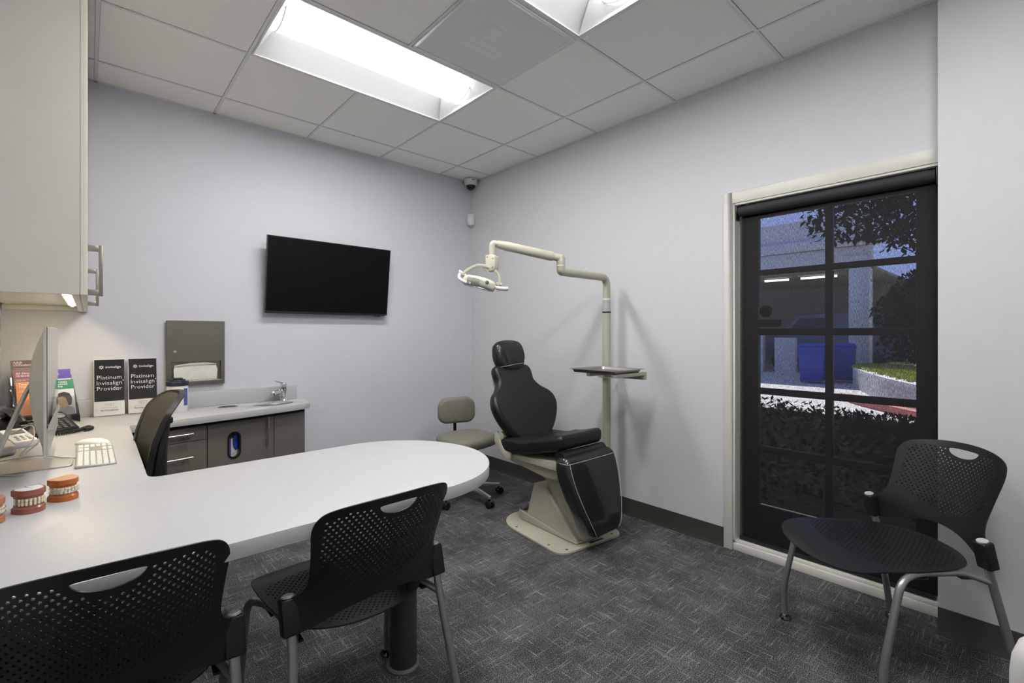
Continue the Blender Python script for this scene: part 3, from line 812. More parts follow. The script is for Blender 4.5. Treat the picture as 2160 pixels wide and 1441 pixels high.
# screen plane tilted a little towards the room
TX = tr(0, -0.075, 0.0) @ rotm('X', math.radians(7.0)); hw, hh = 0.476, 0.270
obj('screen', MB().rng((-hw + .006, -0.0215, -hh + .010), (hw - .006, -0.020, hh - .006), TX), MT['screen'], tv)
m = MB()
for s_ in (-1, 1):
    m.rng((s_ * hw - .006 * (s_ > 0), -0.023, -hh), (s_ * hw + .006 * (s_ < 0), 0.0, hh), TX)
m.rng((-hw + .006, -0.023, hh - .006), (hw - .006, 0.0, hh), TX).rng((-hw + .006, -0.023, -hh), (hw - .006, 0.0, -hh + .010), TX)
obj('bezel', m, MT['bezel'], tv)
obj('back_shell', MB().rng((-hw + .006, -0.0195, -hh + .01), (hw - .006, 0.0, hh - .006), TX).rng((-hw + .02, 0.0, -hh + .0), (hw - .02, 0.030, hh - 0.12), TX), MT['bezel'], tv, bevel=0.002)
obj('lower_strip', MB().rng((-hw + .003, -0.010, -hh - .008), (hw - .01, 0.022, -hh - .0005), TX), MT['greyp'], tv, bevel=0.002, label='grey strip along the lower edge')
obj('sensor_bump', MB().rng((hw - 0.11, -0.012, -hh - .016), (hw - 0.05, 0.008, -hh - .0085), TX), MT['greyp'], tv, bevel=0.002)
obj('wall_bracket', MB().rng((-0.25, -0.022, -0.15), (0.25, 0.0, 0.12)).rng((-0.2, -0.05, -0.12), (-0.16, -0.02, 0.1)).rng((0.16, -0.05, -0.12), (0.2, -0.02, 0.1)), MT['bezel'], tv)

pd = thing('towel_dispenser', 'stainless paper towel dispenser set in the back wall', 'dispenser', (-2.314, -0.001, 0.922))
W2, Hh = 0.163, 0.421
O_ = [(-W2, 0), (W2, 0), (W2, Hh), (-W2, Hh)]
hx0, hx1, hz0, hz1 = -0.135, 0.140, 0.030, 0.155
V_, F_ = cut([Vector(p) for p in O_] + [Vector(p) for p in ((hx0, hz0), (hx1, hz0), (hx1, hz1), (hx0, hz1))], [(0, 1), (1, 2), (2, 3), (3, 0), (4, 5), (5, 6), (6, 7), (7, 4)], [((hx0, hz0), (hx1, hz0), (hx1, hz1), (hx0, hz1))])
obj('door_panel', extrude2d(V_, F_, lambda p: Vector((p[0], -0.028, p[1])), lambda p: Vector((p[0], -0.0005, p[1]))), MT['panel'], pd, bevel=0.002, seg=1)
obj('inner_box', MB().rng((hx0 + .001, -0.004, hz0), (hx1 - .001, -0.0005, hz1)), MT['panel'], pd)
obj('lip', MB().rng((hx0 - .004, -0.033, hz0 - .006), (hx1 + .004, -0.0285, hz0 + .004)), MT['nickel'], pd, bevel=0.001)
obj('lock', MB().lathe([(0.010, 0), (0.010, 0.004), (0.007, 0.007)], 18, tr(-0.118, -0.0285, 0.222) @ rotm('X', PI / 2)), MT['nickel'], pd)
pt = []
for k in range(9):
    t = k / 8; x = -0.125 + 0.245 * t
    pt.append([(x * (0.94 if True else 1), -0.0085 - 0.012 * math.sin(t * PI), hz1 - 0.022 + 0.012 * math.sin(t * PI)), (x, -0.024 - 0.002 * math.sin(9 * t), 0.10), (x * 0.97, -0.020 - 0.003 * math.sin(7 * t), hz0 + 0.006)])
m = MB(); n = 3
vs = [p for r in pt for p in r] + [(p[0], p[1] + 0.004, p[2]) for r in pt for p in r]
fs = []
for i in range(8):
    for k in range(2):
        a = i * 3 + k; fs.append((a, a + 1, a + 4, a + 3)); b = 27 + a; fs.append((b, b + 3, b + 4, b + 1))
m.add(vs, fs)
tw = obj('towel_sheet', m, MT['paper'], pd, label='white paper towel hanging in the slot')
obj('towel_fold', MB().add([(-0.11, -0.026, 0.128), (0.115, -0.026, 0.136), (0.05, -0.030, 0.145), (-0.03, -0.029, 0.143), (-0.11, -0.012, 0.132), (0.115, -0.012, 0.138), (0.05, -0.012, 0.149), (-0.03, -0.012, 0.147)], [(0, 1, 2, 3), (7, 6, 5, 4), (3, 2, 6, 7), (0, 4, 5, 1), (1, 5, 6, 2), (0, 3, 7, 4)]), MT['paper'], pd)

# ================================================================== things on the worktop
def plaque(x, wid, year, label, ry):
    t = thing('award_plaque', label, 'plaque', (x, -0.068, ZT), 0.02, 'award plaques')
    X = rotm('X', math.radians(-8.0)) @ tr(0, 0, 0.0)
    h = 0.335; w2 = wid / 2
    obj('board', MB().rng((-w2, -0.0, 0.003), (w2, 0.014, h), X), MT['plaqw'], t, bevel=0.0015)
    obj('black_face', MB().rng((-w2 + .003, -0.002, 0.088), (w2 - .001, -0.0001, h - .003), X), MT['plaque'], t)
    TXt = X @ tr(0, -0.0025, 0) @ rotm('X', PI / 2)
    # eight-rayed burst
    m = MB()
    for k in range(8):
        a = k * PI / 4
        m.box((0.0075, 0, 0), (0.007, 0.0024, 0.0004), TXt @ tr(-0.036, 0.287, 0) @ rotm('Z', a))
        m.box((0.0045, 0, 0), (0.0018, 0.0055, 0.0004), TXt @ tr(-0.036, 0.287, 0) @ rotm('Z', a + PI / 8))
    obj('emblem', m, MT['ink'], t)
    text('invisalign', 0.0205, TXt @ tr(-0.018, 0.281, 0), MT['ink'], t)
    text('Platinum\nInvisalign\nProvider', 0.0335, TXt @ tr(0, 0.216, 0), MT['ink'], t, 'CENTER', line=0.98, off=-0.0004)
    text('*', 0.02, TXt @ tr(0.060, 0.196, 0), MT['ink'], t)
    text(year, 0.0235, TXt @ tr(0.0, 0.060, 0), MT['inkg'], t, 'CENTER')
    text('Premium Provider', 0.0105, TXt @ tr(0.0, 0.047, 0), MT['inkg'], t, 'CENTER')
    text('Kai Orthodontics', 0.0118, TXt @ tr(0.0, 0.031, 0), MT['inkd'], t, 'CENTER')
    for s_ in (-1, 1): obj('screw', MB().lathe([(0.0025, 0), (0.0025, 0.0012)], 10, X @ tr(s_ * (w2 - .012), -0.0002, 0.040) @ rotm('X', PI / 2)), MT['inkg'], t)
plaque(-2.756, 0.142, '2022', 'black and white upright award plaque reading 2022, leaning on the wall', 0)
plaque(-2.598, 0.142, '2023', 'black and white upright award plaque reading 2023, beside the steel dispenser', 0)

ca = thing('wipes_canister', 'white wipes canister with a dark navy lid behind the mesh chair', 'canister', (-2.432, -0.135, ZT))
obj('tub', MB().lathe([(0.054, 0.0), (0.057, 0.004), (0.057, 0.15), (0.055, 0.168)], 32), MT['white'], ca, sharp=40)
obj('lid', MB().lathe([(0.060, 0.162), (0.061, 0.180), (0.058, 0.188), (0.044, 0.192), (0.042, 0.199), (0.02, 0.201)], 32), MT['navy'], ca, sharp=30)
obj('flip_cap', MB().rbox((0, -0.01, 0.2045), (0.05, 0.045, 0.01), 0.004), MT['navy'], ca)
lbm = []
for r_ in (0.0574,):
    vs = []; fs = []
    for i in range(9):
        a = math.radians(-62 + 30 * i / 8)
        for z in (0.04, 0.145): vs.append((r_ * math.cos(a), r_ * math.sin(a), z))
    fs = [(2 * i, 2 * i + 2, 2 * i + 3, 2 * i + 1) for i in range(8)]
obj('label_band', MB().add(vs, fs), MT['blue'], ca)

# brochure rack
RKA = math.radians(17)
rk = thing('brochure_rack', 'clear acrylic tiered brochure rack against the back wall', 'rack', (-3.052, -0.066, ZT), RKA)
TIER = [(0.0, 0.150), (-0.045, 0.095), (-0.090, 0.040)]     # y, z of each pocket floor
LEAN = math.radians(-14)
for c_ in (-0.125, 0.0, 0.125):
    obj('side_wall', MB().prism([(0.0, 0.0), (0.0, 0.26), (-0.03, 0.25), (-0.16, 0.03), (-0.16, 0.0)], c_ - 0.0015, c_ + 0.0015, Matrix(((0, 0, 1, 0), (1, 0, 0, 0), (0, 1, 0, 0), (0, 0, 0, 1)))), MT['acrylic'], rk)
for i, (y, z) in enumerate(TIER):
    obj('pocket_front', MB().rng((-0.123, -0.003, 0.0), (0.123, 0.0, 0.10), tr(0, y - 0.066, z + 0.006) @ rotm('X', LEAN)), MT['acrylic'], rk)
    obj('pocket_floor', MB().rng((-0.123, y - 0.066, z), (0.123, y - 0.02, z + 0.003)), MT['acrylic'], rk)
def brochure(col, tier, head, sub, m, label, textsize=0.0155, photo='photo', k=0):
    y, z = TIER[tier]; pv = rotm('Z', RKA) @ Vector(((-0.0625 if col == 0 else 0.0625), y - 0.052 + 0.0065 * k, 0))
    t = thing('brochure', label, 'brochure', (-3.052 + pv.x, -0.066 + pv.y, ZT + z + 0.0045), RKA, 'brochures in the acrylic rack')
    X = rotm('X', LEAN); w2, h = 0.052, 0.192
    obj('sheet', MB().rng((-w2, 0.0, 0.0), (w2, 0.005, h), X), MT['plaqw'], t, bevel=0.0005, seg=1)
    obj('title_band', MB().rng((-w2, -0.0006, h - 0.052), (w2, -0.0001, h), X), MT[m], t)
    if photo: obj('cover_photo', MB().rng((-w2, -0.0006, 0.0), (w2, -0.0001, h - 0.0525), X), MT[photo], t)
    TXt = X @ tr(-w2 + 0.009, -0.001, h - 0.017) @ rotm('X', PI / 2)
    text(head, textsize, TXt, MT['ink'], t, line=0.85, off=0.0002)
    if sub: text(sub, 0.0058, TXt @ tr(0, -0.030, 0), MT['ink'], t, line=0.9)
    return t
brochure(0, 0, 'Adult\nOrthodontics', 'A Healthy, Beautiful Smile at Any Age', 'maroon', 'dark maroon brochure headed Adult Orthodontics in the rear tier', k=0)
brochure(0, 1, 'All About\nOrthodontics', 'Helping People Achieve Healthy,\nBeautiful Smiles', 'rose', 'rose red brochure headed All About Orthodontics in the middle tier', k=0)
o3 = brochure(0, 2, 'Two-Phase\nTreatment', 'and Appliances\nfor the Growing Child', 'orange', 'orange brochure in the front tier, half behind the computer', 0.0165, 'orange')
brochure(1, 1, 'Your\nDental', 'Home Care', 'violet', 'violet brochure in the middle tier, right of the computer', 0.0165, None)
gr = brochure(1, 2, 'Your Child\'s\nOrthodontic\nCheckup', None, 'green', 'green topped brochure with a child portrait in the front tier', 0.0135, None)
GXm = rotm('X', LEAN) @ tr(0.018, -0.0008, 0.0) @ rotm('X', PI / 2)
obj('portrait_shirt', MB().prism([(-0.045, 0.0), (0.032, 0.0), (0.030, 0.03), (0.005, 0.048), (-0.03, 0.045)], -0.0002, 0.0002, GXm), MT['shirt'], gr)
obj('portrait_face', MB().prism(ellipse(-0.014, 0.075, 0.024, 0.036, 24), 0.0002, 0.0005, GXm), MT['skin'], gr)
obj('portrait_hair', MB().prism([(-0.038, 0.095), (-0.02, 0.10), (-0.006, 0.092), (0.0, 0.075), (0.004, 0.05), (0.016, 0.05), (0.02, 0.066), (0.022, 0.09), (0.012, 0.115), (-0.01, 0.125), (-0.034, 0.118)], 0.0005, 0.0008, GXm), MT['hair'], gr)

# desktop computer seen from its edge
im = thing('desktop_computer', 'slim silver desktop computer seen edge-on at the left of the desk', 'computer', (-2.985, -1.232, ZT), 0.0)
sc_w, z0_, z1_ = 0.345, 0.092, 0.505
XF = 0.034
m = MB()
rings = []
def bulge(y, z):
    a = 1 - (abs(y) / sc_w) ** 2.2; b = 1 - (abs((z - (z0_ + z1_) / 2) / ((z1_ - z0_) / 2))) ** 2.2
    return max(0.0, a) ** 0.8 * max(0.0, b) ** 0.8
ny, nz = 16, 14
vs = []; fs = []
for i in range(ny + 1):
    for j in range(nz + 1):
        y = -sc_w + 2 * sc_w * i / ny; z = z0_ + (z1_ - z0_) * j / nz
        vs.append((XF - 0.007 - 0.052 * bulge(y, z), y, z))
for i in range(ny):
    for j in range(nz):
        a = i * (nz + 1) + j; fs.append((a, a + 1, a + nz + 2, a + nz + 1))
m.add(vs, fs)
m.add([(XF - .007, -sc_w, z0_), (XF, -sc_w, z0_), (XF, -sc_w, z1_), (XF - .007, -sc_w, z1_), (XF - .007, sc_w, z0_), (XF, sc_w, z0_), (XF, sc_w, z1_), (XF - .007, sc_w, z1_)], [(0, 1, 2, 3), (7, 6, 5, 4), (0, 4, 5, 1), (3, 2, 6, 7), (1, 5, 6, 2)])
obj('shell', m, MT['alud'], im, sharp=40)
obj('screen', MB().rng((XF + .0002, -sc_w + .002, z0_ + 0.090), (XF + .0016, sc_w - .002, z1_ - .002)), MT['glossb'], im)
obj('chin', MB().rng((XF + .0002, -sc_w + .001, z0_ + .001), (XF + .0016, sc_w - .001, z0_ + 0.0895)), MT['alu'], im)
st_ = [(XF - 0.045, 0.31), (XF - 0.120, 0.045), (XF - 0.135, 0.005)]
prof = [(-0.062, 0.012), (-0.066, 0.0), (-0.118, 0.0)]
arm = []
for x, z in ((-0.012, 0.315), (-0.030, 0.275), (-0.104, 0.055), (-0.112, 0.022), (-0.112, 0.001)):
    arm.append([(x, -0.085, z), (x, 0.085, z), (x - 0.009, 0.085, z), (x - 0.009, -0.085, z)])
obj('stand_arm', MB().loft(arm), MT['alud'], im, bevel=0.001, seg=1)
obj('stand_foot', MB().prism(rrect(0.205, 0.185, [0.004, 0.02, 0.02, 0.004], 4, -0.012, 0), 0.0005, 0.006), MT['alu'], im, bevel=0.001, seg=1)

# keyboard
kb = thing('keyboard', 'flat white and silver full-size keyboard on the desk', 'keyboard', (-2.829, -1.178, ZT), 0.0)
KW, KL = 0.115, 0.418
fr = [[(-KW / 2, y, 0.0), (KW / 2, y, 0.0), (KW / 2, y, 0.0045), (-KW / 2, y, 0.010)] for y in (-KL / 2, KL / 2)]
obj('base', MB().loft(fr), mat('keyboard_aluminium', (0.40, 0.40, 0.385), 0.4, 0.6), kb, bevel=0.001, seg=1)
key = MB().rng((-0.0072, -0.0076, 0), (0.0072, 0.0076, 0.0024)).mesh('key', MT['white'], bevel=0.0008, seg=1)
sl = math.atan2(0.0055, KW)
for r in range(6):
    for c in range(22):
        if c in (14, 18): continue
        if c in (15, 16, 17) and r in (2, 3): continue
        if r == 3 and c in (15, 16, 17): continue
        y = -KL / 2 + 0.0125 + 0.01873 * c; x = -KW / 2 + 0.0115 + 0.0184 * r
        k = obj('key', key, None, kb); k.location = (x, y, 0.0095 - (x + KW / 2) * 0.0478); k.rotation_euler = (0, sl, 0)

ms = thing('mouse', 'low white computer mouse beyond the keyboard', 'mouse', (-2.838, -0.915, ZT), math.radians(-38))
rg = []
for i in range(13):
    t = -1 + 2 * i / 12; w = 0.032 * (1 - abs(t) ** 3.0) ** 0.5 + 0.001; h = 0.020 * (1 - abs(t) ** 2.4) ** 0.8 + 0.002
    rg.append([(0.068 * t, -w, 0.003), (0.068 * t, -w, 0.003 + 0.35 * h), (0.068 * t, -w * 0.7, 0.003 + 0.85 * h), (0.068 * t, 0, 0.003 + h), (0.068 * t, w * 0.7, 0.003 + 0.85 * h), (0.068 * t, w, 0.003 + 0.35 * h), (0.068 * t, w, 0.003)])
obj('top_shell', MB().loft(list(reversed(rg))), MT['white'], ms, sharp=60)
obj('base', MB().prism(ellipse(0, 0, 0.058, 0.026, 24), 0.0, 0.0028), MT['greyp'], ms)

# desk phone
ph = thing('desk_phone', 'black desk telephone with rows of keys behind the computer', 'telephone', (-3.032, -0.478, ZT), math.radians(28))
obj('body', MB().loft([[(x, -0.09, 0.0), (x, 0.085, 0.0), (x, 0.085, 0.084), (x, 0.055, 0.088), (x, -0.09, 0.020)] for x in (-0.12, 0.12)]), MT['black'], ph, bevel=0.004)
sl = math.atan2(0.068, 0.145)
PX = tr(0, -0.09, 0.0205) @ rotm('X', sl)
pk = MB().rng((-0.0065, -0.005, 0), (0.0065, 0.005, 0.004)).mesh('key', MT['greyp'], bevel=0.001, seg=1)
for r in range(5):
    for c in range(6):
        k = obj('key', pk, None, ph); k.location = PX @ Vector((-0.035 + c * 0.026, 0.014 + r * 0.0165, 0.0)); k.rotation_euler = (sl, 0, 0)
obj('nav_ring', MB().lathe([(0.022, 0.0), (0.022, 0.0035), (0.016, 0.0035), (0.016, 0.001)], 20, PX @ tr(0.088, 0.118, 0)), MT['nickel'], ph)
obj('display', MB().rng((-0.06, 0.099, 0.0), (0.055, 0.148, 0.006), PX), MT['glossb'], ph, bevel=0.001)
hs = [(-0.092, -0.08, 0.070), (-0.092, -0.05, 0.088), (-0.092, 0.03, 0.120), (-0.092, 0.075, 0.120)]
obj('handset', MB().tube(spline(hs, 4), 0.017, 12).rbox((0, 0, 0), (0.048, 0.055, 0.038), 0.014, X=tr(-0.092, -0.066, 0.058) @ rotm('X', 0.42)).rbox((0, 0, 0), (0.048, 0.055, 0.034), 0.014, X=tr(-0.092, 0.062, 0.106) @ rotm('X', 0.3)), MT['blacks'], ph, sharp=60)
cord = thing('phone_cord', 'coiled black telephone cord lying in front of the phone', 'cord', (-2.90, -0.70, ZT))
def coil(path, R, r, turns, n=9):
    P_ = spline(path, 10); out = []; tot = len(P_) - 1; N_ = turns * n
    for i in range(N_ + 1):
        t = i / N_ * tot; k = min(int(t), tot - 1); f = t - k
        p = P_[k].lerp(P_[k + 1], f); a, b = frame((P_[k + 1] - P_[k]))
        an = 2 * PI * i / n; out.append(p + (a * math.cos(an) + b * math.sin(an)) * R)
    return out
obj('coil', MB().tube(coil([(-0.21, 0.055, 0.011), (-0.12, 0.06, 0.011), (-0.04, 0.105, 0.011), (0.01, 0.14, 0.011), (0.035, 0.19, 0.011), (0.050, 0.215, 0.011), (0.062, 0.17, 0.011), (0.035, 0.135, 0.011)], 0.0075, 0.002, 58), 0.0022, 5, caps=True), MT['blacks'], cord, sharp=80)

# white things and cables behind the computer
ct = thing('card_terminal', 'small white handheld card terminal lying behind the computer', 'terminal', (-3.085, -0.735, ZT), math.radians(25))
obj('body', MB().loft([[(x, -0.085, 0.0), (x, 0.085, 0.0), (x, 0.085, 0.060), (x, 0.05, 0.064), (x, -0.085, 0.028)] for x in (-0.040, 0.040)]), MT['white'], ct, bevel=0.006)
obj('display', MB().rng((-0.026, 0.015, 0.0), (0.026, 0.05, 0.002), tr(0, -0.02, 0.0465) @ rotm('X', 0.263)), MT['greyp'], ct)
ktm = MB().rng((-0.005, -0.004, 0), (0.005, 0.004, 0.003)).mesh('key', MT['inkg'], bevel=0.0008, seg=1)
for r in range(3):
    for c in range(3):
        k = obj('key', ktm, None, ct); k.location = (-0.018 + c * 0.018, -0.068 + r * 0.016, 0.0325 + r * 0.0043); k.rotation_euler = (0.263, 0, 0)
rt = thing('network_box', 'low rounded white network box against the left wall', 'box', (-3.130, -0.905, ZT), 0.2)
obj('case', MB().rbox((0, 0, 0.021), (0.10, 0.15, 0.042), 0.014), MT['white'], rt)
obj('vent_strip', MB().rng((-0.045, -0.04, 0.0425), (0.02, 0.04, 0.044)), MT['greyp'], rt)
for i, (pth, lb_) in enumerate((([(-3.06, -1.05, .003), (-3.02, -0.98, .055), (-3.03, -0.88, .10), (-3.09, -0.85, .07)], 'white cable looping up behind the computer stand'),
        ([(-3.055, -1.07, .003), (-3.0, -1.0, .05), (-2.965, -0.90, .10), (-2.975, -0.86, .12)], 'white cable rising to the back of the screen'),
        ([(-2.885, -1.20, .005), (-2.93, -1.17, .009), (-2.99, -1.09, .009), (-3.09, -1.06, .003), (-3.13, -1.15, .003), (-3.10, -1.30, .003), (-3.02, -1.37, .003)], 'thin white keyboard cable lying across the desk'))):
    c = tag(obj('cable', MB().tube([p + Vector((0, 0, ZT)) for p in spline(pth, 8)], 0.0024, 8), MT['white']), lb_, 'cable', 'white computer cables')

# orthodontic jaw models
def jaw_model(x, y, rz, gum, tooth, label, braces, sticker):
    t = thing('jaw_model', label, 'dental model', (x, y, ZT), rz, 'jaw models on the desk')
    hw_, dp = 0.032, 0.058
    def outline(f=1.0):
        # flat heel, angled back corners, rounded front  (front = +x)
        p = [(-0.026, -hw_ * .72), (-0.018, -hw_), (0.002, -hw_ * 0.97)]
        for k in range(11):
            a = -PI / 2 + PI * k / 10; p.append((0.004 + 0.030 * math.cos(a), hw_ * 0.93 * math.sin(a)))
        p += [(0.002, hw_ * .97), (-0.018, hw_), (-0.026, hw_ * .72)]
        return [(a * f, b * f) for a, b in p]
    lo, up = outline(), outline(1.0)
    def block(z0, z1, zr, s):   # trimmed base + narrower gum ridge
        m = MB()
        r = [[(a, b, z0) for a, b in lo], [(a * 1.0, b, z0 + s * 0.001) for a, b in lo], [(a, b, z1) for a, b in lo], [(a * 0.86, b * 0.88, z1 + s * 0.004) for a, b in lo], [(a * 0.86, b * 0.88, zr) for a, b in lo]]
        if s < 0: r = list(reversed(r))
        return m.loft(r)
    obj('lower_base', block(0.0, 0.014, 0.023, 1), MT[gum], t, sharp=30)
    obj('upper_base', block(0.062, 0.048, 0.040, -1), MT[gum], t, sharp=30)
    arch = []
    for k in range(14):
        a = -PI / 2 - 0.45 + (PI + 0.9) * k / 13
        arch.append((0.002 + 0.026 * math.cos(a) - (0.006 if abs(a) > 1.4 else 0), 0.026 * math.sin(a), a))
    for nm, zc, zh in (('lower_teeth', 0.0265, 0.010), ('upper_teeth', 0.0355, 0.010)):
        m = MB()
        for (px, py, a) in arch: m.rbox((0, 0, 0), (0.0075, 0.0058, zh), 0.0024, k=2, sub=1, X=tr(px, py, zc) @ rotm('Z', a))
        obj(nm, m, MT[tooth], t, sharp=70)
        if braces:
            m = MB()
            for (px, py, a) in arch: m.box((0.0045, 0, 0), (0.0022, 0.0030, 0.0032), tr(px, py, zc + (0.001 if zc > .03 else -0.001)) @ rotm('Z', a))
            obj('bracket_row', m, MT['nickel'] if braces == 1 else MT['tooth'], t, sharp=20)
            obj('arch_wire', MB().tube([(px + 0.006 * math.cos(a), py + 0.006 * math.sin(a), zc + (0.001 if zc > .03 else -0.001)) for px, py, a in arch], 0.0007, 6), MT['nickel'] if braces == 1 else MT['inkg'], t)
    if sticker:
        o2 = [(a * 0.84, b * 0.84) for a, b in lo]
        obj('sticker', MB().prism(o2, 0.0621, 0.0626), MT['plaqw'], t)
        obj('lettering', MB().rng((-0.014, -0.001, 0.0627), (0.012, 0.0, 0.0629)).rng((-0.0205, -0.002, 0.0627), (-0.016, 0.002, 0.0629)), MT['inkd'], t)
    return t
jaw_model(-2.905, -1.760, math.radians(-58), 'gumo', 'toothw', 'bright orange jaw model with metal braces, rightmost of the three', 1, False)
jaw_model(-2.972, -1.822, math.radians(-58), 'gum', 'tooth', 'rose pink jaw model with a white sticker on top', 0, True)
jaw_model(-3.045, -1.872, math.radians(-64), 'gumt', 'toothw', 'tan jaw model cut off by the left edge of the photo', 1, False)

# ================================================================== perforated stacking chairs
def edge_dist(p, poly):
    best = 9; n = len(poly); px, py = p
    for i in range(n):
        ax, ay = poly[i]; bx, by = poly[i - 1]; dx, dy = bx - ax, by - ay; L2 = dx * dx + dy * dy
        t = max(0, min(1, ((px - ax) * dx + (py - ay) * dy) / L2)) if L2 > 0 else 0
        best = min(best, math.hypot(px - ax - t * dx, py - ay - t * dy))
    return best
def shell(outline, big_holes, small, r, surf, thick, step=0.013):
    """curved plastic shell: outline and holes in (u, v), lifted onto surf(u, v); the back offset by thick"""
    pts = [Vector(p) for p in outline]; n = len(pts); edges = [(i, (i + 1) % n) for i in range(n)]
    def loop(h):
        o = len(pts); k = len(h); pts.extend(Vector(q) for q in h); edges.extend((o + i, o + (i + 1) % k) for i in range(k))
    for h in big_holes: loop(h)
    for (x, y) in small: loop([(x + r * math.cos(2 * PI * k / 8 + .39), y + r * math.sin(2 * PI * k / 8 + .39)) for k in range(8)])
    xs = [p[0] for p in outline]; ys = [p[1] for p in outline]
    y = min(ys)
    while y < max(ys):
        x = min(xs)
        while x < max(xs):
            if in_poly((x, y), outline) and edge_dist((x, y), outline) > step * 0.45 and all(not in_poly((x, y), h) and edge_dist((x, y), h) > step * .45 for h in big_holes) and all((x - a) ** 2 + (y - b) ** 2 > (r * 2.0) ** 2 for a, b in small):
                pts.append(Vector((x, y)))
            x += step
        y += step
    V, F = cut(pts, edges, big_holes, small, r)
    e = 0.002
    def nrm(p):
        a = surf(p[0] + e, p[1]) - surf(p[0] - e, p[1]); b = surf(p[0], p[1] + e) - surf(p[0], p[1] - e)
        return a.cross(b).normalized()
    return extrude2d(V, F, lambda p: surf(p[0], p[1]), lambda p: surf(p[0], p[1]) - nrm(p) * thick)

def lerp_tab(tab, z):
    if z <= tab[0][0]: return tab[0][1] + (z - tab[0][0]) * (tab[1][1] - tab[0][1]) / (tab[1][0] - tab[0][0])
    for (a, b), (c, d) in zip(tab, tab[1:]):
        if z <= c: 
            t = (z - a) / (c - a); return b + (d - b) * t
    (a, b), (c, d) = tab[-2:]
    return b + (d - b) * (z - a) / (c - a)

